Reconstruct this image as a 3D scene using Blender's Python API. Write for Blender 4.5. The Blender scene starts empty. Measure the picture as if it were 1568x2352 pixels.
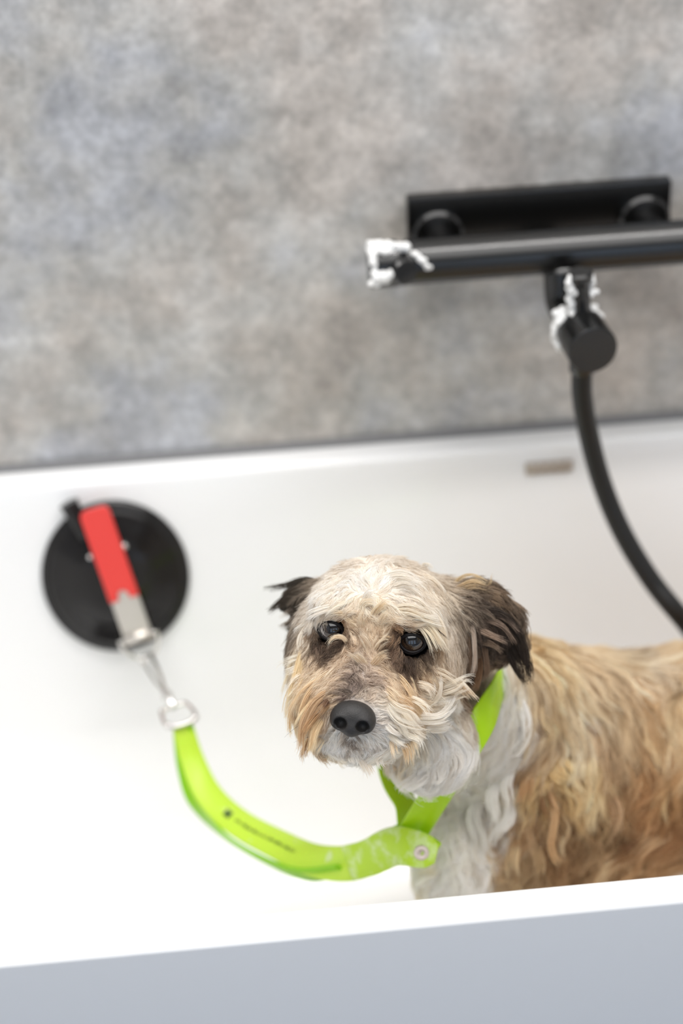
import bpy, bmesh, math, random
import numpy as np
from mathutils import Vector, Matrix
from mathutils.bvhtree import BVHTree
from mathutils.kdtree import KDTree

rng = np.random.default_rng(7)
random.seed(7)
SC = bpy.context.scene
COL = SC.collection
R_ = math.radians

# ------------------------------------------------------------------ camera
FPX = 4500.0                                   # focal length in pixels of the 1568x2352 frame
CAM_POS = np.array([-0.0814, -0.9897, 0.9953])
AX_X = np.array([0.994936, -0.09353057, -0.03680201])
AX_U = np.array([0.08172998, 0.53972797, 0.83786272])
AX_F = np.array([0.0585027, 0.83662761, -0.54463904])
cam = bpy.data.cameras.new('camera')
cam.sensor_fit = 'VERTICAL'
cam.sensor_height = 36.0
cam.lens = 36.0 * FPX / 2352.0
cam.clip_start = 0.05
cam.dof.use_dof = True
cam.dof.focus_distance = 1.455
cam.dof.aperture_fstop = 2.3
camo = bpy.data.objects.new('camera', cam)
COL.objects.link(camo)
camo.matrix_world = Matrix(((AX_X[0], AX_U[0], -AX_F[0], CAM_POS[0]),
                            (AX_X[1], AX_U[1], -AX_F[1], CAM_POS[1]),
                            (AX_X[2], AX_U[2], -AX_F[2], CAM_POS[2]), (0, 0, 0, 1)))
SC.camera = camo

# ------------------------------------------------------------------ light and exposure
SC.view_settings.view_transform = 'Standard'
SC.view_settings.look = 'None'
SC.view_settings.gamma = 1.0
SC.view_settings.use_curve_mapping = False
SC.view_settings.exposure = 0.15
SC.cycles.max_bounces = 10
SC.cycles.diffuse_bounces = 7
SC.cycles.glossy_bounces = 3
SC.cycles.transmission_bounces = 4
SC.cycles.caustics_reflective = False
SC.cycles.caustics_refractive = False

world = bpy.data.worlds.new('world')
SC.world = world
world.use_nodes = True
world.node_tree.nodes['Background'].inputs[0].default_value = (0.75, 0.85, 1.0, 1)
world.node_tree.nodes['Background'].inputs[1].default_value = 0.25


def area(name, loc, target, sx, sy, power, col):
    l = bpy.data.lights.new(name, 'AREA')
    l.shape = 'RECTANGLE'
    l.size, l.size_y, l.energy, l.color = sx, sy, power, col
    o = bpy.data.objects.new(name, l)
    COL.objects.link(o)
    o.location = loc
    o.rotation_euler = (Vector(target) - Vector(loc)).to_track_quat('-Z', 'Y').to_euler()
    return o


area('ceiling_bounce_fill', (0.0, -0.80, 1.98), (0.0, -0.80, 0), 3.0, 1.7, 37, (1.0, 0.985, 0.965))  # wide frontal fill, added to stand in for general ceiling bounce
area('ceiling_strip_lamp', (0.15, 0.28, 1.98), (0.15, 0.28, 0), 2.2, 0.08, 27, (1.0, 0.975, 0.95))


# ------------------------------------------------------------------ geometry of the view (authoring helper)
def ray(px, py):
    return AX_F + (px - 784) / FPX * AX_X - (py - 1176) / FPX * AX_U


def at_y(px, py, y):
    d = ray(px, py)
    return CAM_POS + d * ((y - CAM_POS[1]) / d[1])


def at_d(px, py, zc):
    return CAM_POS + ray(px, py) * zc


def on_plane(px, py, o, n):
    d = ray(px, py)
    return CAM_POS + d * (np.dot(o - CAM_POS, n) / np.dot(d, n))


# ------------------------------------------------------------------ materials
def s2l(c):
    c = np.asarray(c, float)
    return np.where(c <= 0.04045, c / 12.92, ((c + 0.055) / 1.055) ** 2.4)


def hexl(h):
    return s2l([int(h[i:i + 2], 16) / 255 for i in (0, 2, 4)])


def mat(name, col=(0.8, 0.8, 0.8), rough=0.5, metal=0.0, spec=0.5, coat=0.0, sss=0.0):
    m = bpy.data.materials.new(name)
    m.use_nodes = True
    b = m.node_tree.nodes['Principled BSDF']
    b.inputs['Base Color'].default_value = (*col, 1)
    b.inputs['Roughness'].default_value = rough
    b.inputs['Metallic'].default_value = metal
    b.inputs['Specular IOR Level'].default_value = spec
    b.inputs['Coat Weight'].default_value = coat
    b.inputs['Coat Roughness'].default_value = 0.05
    if sss:
        b.inputs['Subsurface Weight'].default_value = sss
        b.inputs['Subsurface Radius'].default_value = (0.01, 0.01, 0.01)
    return m


def nodes(m):
    nt = m.node_tree
    return nt, nt.nodes, nt.links, nt.nodes['Principled BSDF']


def add_noise(nt, coord, scale, detail=4, rough=0.5, dist=0.0):
    n = nt.nodes.new('ShaderNodeTexNoise')
    n.inputs['Scale'].default_value = scale
    n.inputs['Detail'].default_value = detail
    n.inputs['Roughness'].default_value = rough
    n.inputs['Distortion'].default_value = dist
    nt.links.new(coord, n.inputs['Vector'])
    return n


def ramp(nt, fac, stops):
    r = nt.nodes.new('ShaderNodeValToRGB')
    e = r.color_ramp.elements
    e[0].position, e[0].color = stops[0][0], (*stops[0][1], 1)
    e[1].position, e[1].color = stops[-1][0], (*stops[-1][1], 1)
    for p, c in stops[1:-1]:
        k = e.new(p)
        k.color = (*c, 1)
    nt.links.new(fac, r.inputs['Fac'])
    return r


def mixc(nt, a, b, fac, mode='MIX'):
    m = nt.nodes.new('ShaderNodeMix')
    m.data_type = 'RGBA'
    m.blend_type = mode
    if isinstance(fac, (int, float)):
        m.inputs[0].default_value = fac
    else:
        nt.links.new(fac, m.inputs[0])
    nt.links.new(a, m.inputs[6])
    if isinstance(b, tuple):
        m.inputs[7].default_value = (*b, 1)
    else:
        nt.links.new(b, m.inputs[7])
    return m.outputs[2]


def concrete_material():
    m = mat('concrete_wall_panel', rough=0.45, spec=0.35)
    nt, N, L, b = nodes(m)
    tc = N.new('ShaderNodeTexCoord')
    v = tc.outputs['Object']
    big = add_noise(nt, v, 6, 7, 0.66, 0.15)
    r1 = ramp(nt, big.outputs['Fac'], [(0.28, (0.31, 0.307, 0.303)), (0.46, (0.455, 0.445, 0.43)),
                                       (0.58, (0.53, 0.522, 0.51)), (0.74, (0.65, 0.645, 0.64))])
    mid = add_noise(nt, v, 34, 5, 0.62, 0.25)
    r2 = ramp(nt, mid.outputs['Fac'], [(0.33, (0.78, 0.78, 0.78)), (0.5, (1.0, 1.0, 1.0)), (0.68, (1.2, 1.2, 1.2))])
    c = mixc(nt, r1.outputs[0], r2.outputs[0], 0.9, 'MULTIPLY')
    tint = add_noise(nt, v, 7.0, 3, 0.55)
    r3 = ramp(nt, tint.outputs['Fac'], [(0.36, (0.94, 0.98, 1.07)), (0.48, (1.0, 1.0, 0.99)), (0.62, (1.06, 1.0, 0.95))])
    c = mixc(nt, c, r3.outputs[0], 1.0, 'MULTIPLY')
    fine = add_noise(nt, v, 120, 3, 0.6)
    r4 = ramp(nt, fine.outputs['Fac'], [(0.3, (0.80, 0.80, 0.80)), (0.7, (1.18, 1.18, 1.18))])
    c = mixc(nt, c, r4.outputs[0], 0.8, 'MULTIPLY')
    L.new(c, b.inputs['Base Color'])
    return m


M_WALL = concrete_material()
M_PLAIN = mat('white_wall_paint', (0.56, 0.55, 0.54), 0.7)
M_FLOOR = mat('grey_floor_vinyl', (0.19, 0.225, 0.285), 0.5)
M_TUB = mat('white_acrylic', (0.90, 0.905, 0.91), 0.22, spec=0.5, coat=0.25)
M_RIVET = mat('worn_pink_steel', (0.78, 0.69, 0.65), 0.55, 0.6)
M_CHROME = mat('steel', (0.80, 0.78, 0.75), 0.22, 1.0)
M_BRUSH = mat('brushed_steel', (0.74, 0.70, 0.65), 0.38, 1.0)
M_BLACK = mat('matte_black_metal', (0.004, 0.004, 0.004), 0.23, spec=0.75)
M_HOSE = mat('black_hose_rubber', (0.012, 0.012, 0.012), 0.45, spec=0.4)
M_RUBBER = mat('glossy_black_rubber', (0.012, 0.011, 0.011), 0.14, spec=0.35)
M_RED = mat('red_plastic', (0.80, 0.055, 0.045), 0.35)
M_FOAM = mat('soap_lather', (0.88, 0.88, 0.87), 0.6, sss=0.3)
M_INK = mat('dark_green_ink', (0.05, 0.11, 0.02), 0.6)
M_SLOT = mat('bronze_overflow_cover', (0.42, 0.36, 0.30), 0.4, 0.6)


def green_material():
    m = mat('lime_green_strap', (0.45, 0.72, 0.006), 0.38, spec=0.4)
    nt, N, L, b = nodes(m)
    tc = N.new('ShaderNodeTexCoord')
    n = add_noise(nt, tc.outputs['Object'], 46, 4, 0.55)
    r = ramp(nt, n.outputs['Fac'], [(0.655, (0.0, 0.0, 0.0)), (0.70, (0.55, 0.55, 0.55))])
    base = N.new('ShaderNodeRGB')
    base.outputs[0].default_value = (0.44, 0.72, 0.006, 1)
    c = mixc(nt, base.outputs[0], (0.75, 0.85, 0.62), r.outputs[0])
    L.new(c, b.inputs['Base Color'])
    b.inputs['Subsurface Weight'].default_value = 0.35
    b.inputs['Subsurface Radius'].default_value = (0.006, 0.01, 0.002)
    return m


M_GREEN = green_material()
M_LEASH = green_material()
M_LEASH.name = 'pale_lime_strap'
M_FOLD = mat('shade_painted_lime_strap', (0.27, 0.62, 0.003), 0.4, spec=0.4)  # same strap in a darker green: shading and wet painted in
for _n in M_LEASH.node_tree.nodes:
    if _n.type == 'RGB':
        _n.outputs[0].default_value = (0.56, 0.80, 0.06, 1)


def green_sudsy_material():
    m = mat('sudsy_lime_strap', (0.33, 0.62, 0.004), 0.35, spec=0.4)
    nt, N, L, b = nodes(m)
    tc = N.new('ShaderNodeTexCoord')
    n = add_noise(nt, tc.outputs['Object'], 55, 4, 0.6)
    r = ramp(nt, n.outputs['Fac'], [(0.46, (0.05, 0.05, 0.05)), (0.58, (0.6, 0.6, 0.6))])
    base = N.new('ShaderNodeRGB')
    base.outputs[0].default_value = (0.48, 0.74, 0.012, 1)
    c = mixc(nt, base.outputs[0], (0.74, 0.88, 0.50), r.outputs[0])
    L.new(c, b.inputs['Base Color'])
    return m


M_GREEN_SUDS = green_sudsy_material()


# ------------------------------------------------------------------ object helpers
def link(name, me, m=None, parent=None):
    o = bpy.data.objects.new(name, me)
    COL.objects.link(o)
    if m:
        me.materials.append(m)
    if parent:
        o.parent = parent
        o.matrix_parent_inverse = Matrix.Translation(parent.location).inverted()
    return o


def from_bm(name, bm, m=None, parent=None, smooth=True):
    bmesh.ops.recalc_face_normals(bm, faces=bm.faces[:])
    me = bpy.data.meshes.new(name)
    bm.to_mesh(me)
    bm.free()
    if smooth:
        me.polygons.foreach_set('use_smooth', [True] * len(me.polygons))
    return link(name, me, m, parent)


def auto(o, ang=35):
    md = o.modifiers.new('normals', 'WEIGHTED_NORMAL')
    md.keep_sharp = True
    me = o.data
    me.set_sharp_from_angle(angle=R_(ang))


def thing(name, label, cat, loc, group=None):
    o = bpy.data.objects.new(name, None)
    COL.objects.link(o)
    o.location = loc
    o.empty_display_size = 0.03
    o['label'], o['category'] = label, cat
    if group:
        o['group'] = group
    return o


def structure(o):
    o['kind'] = 'structure'
    return o


def box_bm(cx, cy, cz, sx, sy, sz, bev=0.0, seg=2, rot=None):
    bm = bmesh.new()
    bmesh.ops.create_cube(bm, size=1)
    for v in bm.verts:
        v.co = Vector((v.co.x * sx, v.co.y * sy, v.co.z * sz))
    if bev:
        bmesh.ops.bevel(bm, geom=bm.edges[:], offset=bev, segments=seg, profile=0.5, affect='EDGES')
    M = Matrix.Translation((cx, cy, cz))
    if rot is not None:
        M = M @ rot.to_4x4()
    bm.transform(M)
    return bm


def frame(a):
    a = np.asarray(a, float) / np.linalg.norm(a)
    h = np.array([0, 0, 1.0]) if abs(a[2]) < 0.9 else np.array([1.0, 0, 0])
    u = np.cross(h, a)
    u /= np.linalg.norm(u)
    return a, u, np.cross(a, u)


def lathe_bm(origin, axis, prof, n=48, cap=True):
    """prof: list of (distance along axis, radius)"""
    a, u, w = frame(axis)
    o = np.asarray(origin, float)
    bm = bmesh.new()
    rings = []
    for h, r in prof:
        if r < 1e-6:
            rings.append([bm.verts.new(o + a * h)])
        else:
            rings.append([bm.verts.new(o + a * h + r * (math.cos(2 * math.pi * k / n) * u + math.sin(2 * math.pi * k / n) * w)) for k in range(n)])
    for A, B in zip(rings[:-1], rings[1:]):
        for k in range(n):
            q = [A[k % len(A)], A[(k + 1) % len(A)], B[(k + 1) % len(B)], B[k % len(B)]]
            q = [v for i, v in enumerate(q) if v not in q[:i]]
            if len(q) >= 3:
                bm.faces.new(q)
    if cap:
        for r in (rings[0], rings[-1]):
            if len(r) > 2:
                bm.faces.new(r)
    return bm


def spline(P, n):
    P = np.asarray(P, float)
    m = len(P)
    Q = np.vstack([2 * P[0] - P[1], P, 2 * P[-1] - P[-2]])
    t = np.linspace(0, m - 1, n)
    i = np.minimum(t.astype(int), m - 2)
    f = (t - i)[:, None]
    p0, p1, p2, p3 = Q[i], Q[i + 1], Q[i + 2], Q[i + 3]
    return 0.5 * (2 * p1 + (p2 - p0) * f + (2 * p0 - 5 * p1 + 4 * p2 - p3) * f ** 2 + (3 * p1 - p0 - 3 * p2 + p3) * f ** 3)


def tube_bm(P, r, n=12, closed=False, bm=None):
    P = np.asarray(P, float)
    r = np.broadcast_to(np.asarray(r, float), (len(P),))
    bm = bm or bmesh.new()
    T = np.roll(P, -1, 0) - np.roll(P, 1, 0) if closed else np.gradient(P, axis=0)
    T /= np.linalg.norm(T, axis=1)[:, None]
    u = frame(T[0])[1]
    rings = []
    for p, t, rr in zip(P, T, r):
        u = u - t * (u @ t)
        u /= np.linalg.norm(u)
        w = np.cross(t, u)
        rings.append([bm.verts.new(p + rr * (math.cos(2 * math.pi * k / n) * u + math.sin(2 * math.pi * k / n) * w)) for k in range(n)])
    pairs = list(zip(rings[:-1], rings[1:]))
    if closed:
        pairs.append((rings[-1], rings[0]))
    for A, B in pairs:
        for k in range(n):
            bm.faces.new((A[k], A[(k + 1) % n], B[(k + 1) % n], B[k]))
    if not closed:
        bm.faces.new(rings[0])
        bm.faces.new(rings[-1])
    return bm


def band_bm(P, Nn, width, thick, n=80, wvary=None, closed=False):
    """flat strap: path P, outward normals Nn, rounded rectangular section"""
    if closed:
        m = len(P)
        P = np.vstack([P, P[:1]])
        Nn = np.vstack([Nn, Nn[:1]])
    C = spline(P, n)
    NN = spline(Nn, n)
    T = np.gradient(C, axis=0)
    T /= np.linalg.norm(T, axis=1)[:, None]
    NN = NN - T * (NN * T).sum(1)[:, None]
    NN /= np.linalg.norm(NN, axis=1)[:, None]
    B = np.cross(T, NN)
    w = np.full(n, width) if wvary is None else np.interp(np.linspace(0, 1, n), np.linspace(0, 1, len(wvary)), wvary)
    bm = bmesh.new()
    rings = []
    for c, nn, b, ww in zip(C, NN, B, w):
        h, t, e = ww / 2, thick / 2, min(thick * 0.35, 0.0015)
        sec = [(-h + e, -t), (h - e, -t), (h, -t + e), (h, t - e), (h - e, t), (0, t * 1.15), (-h + e, t), (-h, t - e), (-h, -t + e)]
        rings.append([bm.verts.new(c + b * x + nn * y) for x, y in sec])
    k = len(rings[0])
    for A, Bq in zip(rings[:-1], rings[1:]):
        for i in range(k):
            bm.faces.new((A[i], A[(i + 1) % k], Bq[(i + 1) % k], Bq[i]))
    bm.faces.new(rings[0])
    bm.faces.new(rings[-1])
    return bm, C, NN, B


class Field:
    """signed distance field on a grid, built by smooth unions of simple rounded forms"""

    def __init__(s, lo, hi, h):
        s.lo, s.h = np.array(lo, float), h
        s.n = np.ceil((np.array(hi) - s.lo) / h).astype(int) + 1
        s.v = np.full(s.n, 0.06, np.float32)

    def sub(s, lo, hi):
        a = np.clip(np.floor((lo - s.lo) / s.h).astype(int), 0, s.n - 1)
        b = np.clip(np.ceil((hi - s.lo) / s.h).astype(int) + 1, 1, s.n)
        g = [s.lo[i] + s.h * np.arange(a[i], b[i], dtype=np.float32) for i in range(3)]
        P = np.stack(np.meshgrid(*g, indexing='ij'), -1).astype(np.float32)
        return tuple(slice(a[i], b[i]) for i in range(3)), P

    def put(s, sl, d, k, cut=False):
        a = s.v[sl]
        if cut:
            d = -d
            h = np.clip(0.5 - 0.5 * (d - a) / k, 0, 1)
            s.v[sl] = a * h + d * (1 - h) + k * h * (1 - h)
            s.v[sl] = np.maximum(a, d) if k < 1e-5 else (np.maximum(a, d) + np.maximum(k - np.abs(a - d), 0) ** 2 / (4 * k))
        else:
            s.v[sl] = np.minimum(a, d) - np.maximum(k - np.abs(a - d), 0) ** 2 / (4 * k)

    def ell(s, c, r, rot=None, k=0.02, cut=False):
        c, r = np.asarray(c, float), np.asarray(r, float)
        m = r.max() + 0.045
        sl, P = s.sub(c - m, c + m)
        q = P - c.astype(np.float32)
        if rot is not None:
            q = q @ np.asarray(rot, np.float32)       # columns of rot are the ellipsoid's own axes
        k0 = np.sqrt(((q / r) ** 2).sum(-1))
        k1 = np.sqrt(((q / r ** 2) ** 2).sum(-1)) + 1e-9
        s.put(sl, (k0 * (k0 - 1) / k1).astype(np.float32), k, cut)

    def cone(s, a, b, ra, rb, k=0.02, cut=False):
        a, b = np.asarray(a, float), np.asarray(b, float)
        m = max(ra, rb) + 0.045
        sl, P = s.sub(np.minimum(a, b) - m, np.maximum(a, b) + m)
        ab = b - a
        t = np.clip(((P - a.astype(np.float32)) @ ab.astype(np.float32)) / (ab @ ab), 0, 1)
        d = np.linalg.norm(P - (a + 0).astype(np.float32) - t[..., None] * ab.astype(np.float32), axis=-1)
        s.put(sl, (d - (ra + (rb - ra) * t)).astype(np.float32), k, cut)

    def sample(s, P):
        q = (np.asarray(P) - s.lo) / s.h
        q = np.clip(q, 0, s.n - 1.001)
        i = q.astype(int)
        f = q - i
        o = 0
        for dx in (0, 1):
            for dy in (0, 1):
                for dz in (0, 1):
                    w = (f[:, 0] if dx else 1 - f[:, 0]) * (f[:, 1] if dy else 1 - f[:, 1]) * (f[:, 2] if dz else 1 - f[:, 2])
                    o = o + w * s.v[i[:, 0] + dx, i[:, 1] + dy, i[:, 2] + dz]
        return o

    def grad(s, P, e=None):
        e = e or s.h
        g = np.stack([s.sample(P + d) - s.sample(P - d) for d in np.eye(3) * e], -1)
        return g / (np.linalg.norm(g, axis=1)[:, None] + 1e-9)

    def mesh(s, name):
        """surface nets"""
        v = s.v
        ins = v < 0
        n = s.n
        cnt = np.zeros(n - 1, np.int8)
        for dx in (0, 1):
            for dy in (0, 1):
                for dz in (0, 1):
                    cnt += ins[dx:n[0] - 1 + dx, dy:n[1] - 1 + dy, dz:n[2] - 1 + dz]
        act = (cnt > 0) & (cnt < 8)
        cells = np.argwhere(act)
        idx = np.full(n - 1, -1, np.int32)
        idx[tuple(cells.T)] = np.arange(len(cells))
        acc = np.zeros((len(cells), 3))
        num = np.zeros(len(cells))
        for ax in range(3):
            o1, o2 = [a for a in range(3) if a != ax]
            for b1 in (0, 1):
                for b2 in (0, 1):
                    off = np.zeros(3, int)
                    off[o1], off[o2] = b1, b2
                    c0 = cells + off
                    c1 = c0.copy()
                    c1[:, ax] += 1
                    va, vb = v[tuple(c0.T)], v[tuple(c1.T)]
                    m = (va < 0) != (vb < 0)
                    t = np.where(m, va / np.where(m, va - vb, 1), 0)
                    p = c0.astype(float)
                    p[:, ax] += t
                    acc[m] += p[m]
                    num[m] += 1
        verts = s.lo + s.h * acc / num[:, None]
        quads = []
        for ax in range(3):
            o1, o2 = [(1, 2), (2, 0), (0, 1)][ax]
            a = [slice(1, -1)] * 3
            b = [slice(1, -1)] * 3
            a[ax], b[ax] = slice(0, -1), slice(1, None)
            A, B = ins[tuple(a)], ins[tuple(b)]
            for flip, m in ((False, A & ~B), (True, ~A & B)):
                e = np.argwhere(m)
                e[:, o1] += 1
                e[:, o2] += 1
                q = []
                for d1, d2 in ((0, 0), (-1, 0), (-1, -1), (0, -1)):
                    c = e.copy()
                    c[:, o1] += d1
                    c[:, o2] += d2
                    q.append(idx[tuple(c.T)])
                q = np.stack(q, 1)
                quads.append(q[:, ::-1] if flip else q)
        quads = np.vstack(quads)
        me = bpy.data.meshes.new(name)
        me.from_pydata(verts.tolist(), [], quads.tolist())
        me.update()
        me.polygons.foreach_set('use_smooth', [True] * len(me.polygons))
        return me, verts, quads


# ------------------------------------------------------------------ room
WALL_Y = 0.664
FLOOR_Z = -0.62


def plane_wall(name, cx, cy, cz, sx, sy, sz, m):
    return structure(from_bm(name, box_bm(cx, cy, cz, sx, sy, sz), m, smooth=False))


plane_wall('wall_back', 0.1, WALL_Y + 0.05, 0.69, 4.2, 0.1, 2.62, M_WALL)
plane_wall('wall_left', -2.05, -1.0, 0.69, 0.1, 3.228, 2.62, M_PLAIN)
plane_wall('wall_right', 2.25, -1.0, 0.69, 0.1, 3.228, 2.62, M_PLAIN)
plane_wall('floor', 0.1, -0.95, FLOOR_Z - 0.05, 4.4, 3.33, 0.1, M_FLOOR)
plane_wall('ceiling', 0.1, -0.95, 2.05, 4.4, 3.33, 0.1, M_PLAIN)
plane_wall('wall_front', 0.1, -2.65, 0.69, 4.2, 0.1, 2.62, M_PLAIN)
structure(from_bm('joint_strip_1', box_bm(0.2, WALL_Y - 0.003, -0.001, 2.6, 0.008, 0.016, 0.003), mat('dark_grey_strip', (0.2, 0.2, 0.205), 0.5), smooth=False))  # dark grey strip along the joint of wall and tub
M_SKYPANE = mat('daylight_window_pane', (0.6, 0.75, 1.0), 0.3)
_b = M_SKYPANE.node_tree.nodes['Principled BSDF']
_b.inputs['Emission Color'].default_value = (0.66, 0.82, 1.0, 1)
_b.inputs['Emission Strength'].default_value = 0.6
M_FRAME = mat('white_window_frame', (0.8, 0.8, 0.8), 0.4)
for i, wx in enumerate((-1.25, -0.15, 1.0)):
    pane = structure(from_bm('window_%d' % (i + 1), box_bm(wx, -2.595, 0.45, 0.72, 0.008, 1.5), M_SKYPANE, smooth=False))
    for dx, dz, sx, sz in ((-0.375, 0, 0.05, 1.6), (0.375, 0, 0.05, 1.6), (0, 0.775, 0.7, 0.05), (0, -0.775, 0.7, 0.05)):
        fr = from_bm('window_frame', box_bm(wx + dx, -2.58, 0.45 + dz, sx, 0.036, sz, 0.004), M_FRAME, pane, smooth=False)

# ------------------------------------------------------------------ bathtub
TUB_FLOOR = -0.41
SLOPE = 0.225                                   # how far the basin walls lean per metre of depth


def rrect(bm, x0, x1, y0, y1, r, z, n=8):
    out = []
    for cx, cy, a0 in ((x1 - r, y1 - r, 0), (x0 + r, y1 - r, 90), (x0 + r, y0 + r, 180), (x1 - r, y0 + r, 270)):
        for k in range(n + 1):
            a = R_(a0 + 90 * k / n)
            out.append(bm.verts.new((cx + r * math.cos(a), cy + r * math.sin(a), z)))
    return out


TX0, TX1, TY0, TY1 = -0.62, 1.02, 0.0, 0.66
bm = bmesh.new()
loops = []


def tl(inset, z, r):
    loops.append(rrect(bm, TX0 + inset, TX1 - inset, TY0 + inset, TY1 - inset, max(r, 0.004), z))


tl(0, FLOOR_Z, 0.03)
tl(0, -0.2, 0.03)
for k in range(5):
    a = R_(90 * k / 4)
    tl(0.004 * (1 - math.cos(a)), -0.004 + 0.004 * math.sin(a), 0.03)
tl(0.012, 0.0, 0.035)
RIM = 0.031
for k in range(7):
    a = R_(78 * k / 6)
    tl(RIM - 0.009 + 0.009 * math.sin(a), -0.009 * (1 - math.cos(a)), 0.06)
zt = -0.009 * (1 - math.cos(R_(78)))
for z in (-0.05, -0.12, -0.18, -0.23):
    tl(RIM + SLOPE * (zt - z), z, 0.06 + 0.12 * -z)
i0 = RIM + SLOPE * (zt + 0.23)
for k in range(1, 13):
    a = R_(90 * k / 12)
    tl(i0 + 0.02 * math.sin(a) + 0.16 * (1 - math.cos(a)), -0.23 - 0.18 * math.sin(a), 0.10)
for A, B in zip(loops[:-1], loops[1:]):
    n = len(A)
    for k in range(n):
        bm.faces.new((A[k], A[(k + 1) % n], B[(k + 1) % n], B[k]))
bm.faces.new(loops[0])
bm.faces.new(loops[-1])
tub = thing('bathtub', 'white glossy acrylic bathtub with the wet dog standing in it', 'bathtub', (0.2, 0.33, FLOOR_Z))
shell = from_bm('tub_shell', bm, M_TUB, tub)


def basin_y(z):
    """inner surface of the back wall of the basin"""
    return TY1 - RIM - SLOPE * (zt - z)


WN = np.array([0, -1.0, SLOPE * 1.0])
WN = WN / np.linalg.norm(WN)                   # normal of the basin's back wall (towards the viewer and up)
WU = np.array([0, SLOPE, 1.0]) / np.linalg.norm([0, SLOPE, 1.0])
WP = np.array([0, basin_y(-0.1), -0.1])
pc = on_plane(1260, 1071, WP, WN)
rot = Matrix((Vector((1, 0, 0)), Vector(-WN), Vector(WU))).transposed()
sl = from_bm('overflow_slot', box_bm(*(pc + WN * 0.0015), 0.047, 0.004, 0.0125, 0.0018, 2, rot), M_SLOT, tub)
sl['label'] = 'small bronze overflow slot'
for k in range(5):
    q = pc + np.array([(k - 2) * 0.0085, 0, 0]) + WN * 0.0038
    from_bm('slot_grille', box_bm(*q, 0.0055, 0.0008, 0.006, 0.0003, 1, rot), M_BRUSH, sl)

# ------------------------------------------------------------------ mixer tap on the wall
tap = thing('wall_mixer_tap', 'matte black bar mixer tap with lather on its knobs on the grey wall', 'tap', (0.23, WALL_Y, 0.22))
pl0, pl1 = at_y(935, 455, 0.65), at_y(1543, 418, 0.65)
pb0 = at_y(938, 600, 0.65)
pz1, pz0 = (pl0[2] + pl1[2]) / 2, pb0[2]
o = from_bm('wall_plate', box_bm((pl0[0] + pl1[0]) / 2, WALL_Y - 0.007, (pz0 + pz1) / 2, pl1[0] - pl0[0], 0.014, pz1 - pz0, 0.002, 2), M_BLACK, tap)
auto(o)
BAR_Y, BAR_R = 0.600, 0.0205
ba, bb = at_y(935, 605, BAR_Y), at_y(1568, 553, BAR_Y)
BAR_Z = (ba[2] + bb[2]) / 2
BAR_Y0 = BAR_Y
x_cap = at_y(930, 605, BAR_Y)[0]
x_left = at_y(846, 605, BAR_Y)[0]
x_end = 0.47


def bar_prof(L, r, e=0.0015):
    return [(0, 0), (0, r - e), (e * 0.3, r - e * 0.3), (e, r), (L - e, r), (L - e * 0.3, r - e * 0.3), (L, r - e), (L, 0)]


o = from_bm('mixer_bar', lathe_bm((x_cap, BAR_Y, BAR_Z), (1, 0, 0), bar_prof(x_end - x_cap, BAR_R)), M_BLACK, tap)
auto(o)
for px, py in ((1010, 520), (1490, 480)):
    q = at_y(px, py, 0.63)
    o = from_bm('inlet_rosette', lathe_bm((q[0], WALL_Y - 0.013, BAR_Z + 0.004), (0, -1, 0), [(0, 0), (0, 0.024), (0.008, 0.024), (0.011, 0.021), (0.012, 0.013), (0.046, 0.013), (0.046, 0)]), M_BLACK, tap)
    auto(o)
# left handle: neck, cap and grip lug
o = from_bm('handle_cap', lathe_bm((x_left, BAR_Y, BAR_Z), (1, 0, 0), [(0, 0), (0, 0.019), (0.001, 0.0205), (0.006, 0.0212), (0.026, 0.0212), (0.0275, 0.0195), (x_cap - x_left + 0.0005, 0.0175), (x_cap - x_left + 0.0005, 0)]), M_BLACK, tap)
auto(o)
lg = at_y(915, 603, BAR_Y - 0.024)
o = from_bm('handle_lug', lathe_bm((lg[0], BAR_Y - 0.008, BAR_Z), (0.35, -1, 0.15), [(0, 0), (0, 0.0115), (0.017, 0.0125), (0.020, 0.0105), (0.021, 0)], 32), M_BLACK, tap)
auto(o)
# outlet below the bar, diverter knob towards the viewer, pull pin on top
KF = at_y(1362, 806, 0.495)                     # centre of the knob's round face
KB = KF + np.array([-0.006, 0.066, 0.0])
NX = KB[0]
o = from_bm('outlet_neck', tube_bm(spline([(NX - 0.004, BAR_Y - 0.004, BAR_Z - 0.012), (NX - 0.003, BAR_Y - 0.012, KB[2] + 0.004), (KB[0], KB[1] + 0.012, KB[2]), (KB[0], KB[1] - 0.004, KB[2])], 16), [0.0165] * 16, 24), M_BLACK, tap)
kax = KF - KB
kl = np.linalg.norm(kax)
o = from_bm('diverter_knob', lathe_bm(KB, kax, [(0, 0), (0, 0.017), (0.002, 0.019), (0.022, 0.0195), (0.0225, 0.0215), (0.0235, 0.0225), (kl - 0.002, 0.0225), (kl - 0.0004, 0.0216), (kl, 0.0205), (kl, 0)], 56), M_BLACK, tap)
auto(o)
pp0 = KB + kax * 0.42 + np.array([0, 0, 0.017])
o = from_bm('pull_pin', lathe_bm(pp0, (-0.06, 0.0, 1), [(0, 0), (0, 0.0105), (0.006, 0.0085), (0.03, 0.0085), (0.034, 0.0115), (0.040, 0.0115), (0.042, 0.0095), (0.0425, 0)], 32), M_BLACK, tap)
auto(o)


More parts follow.
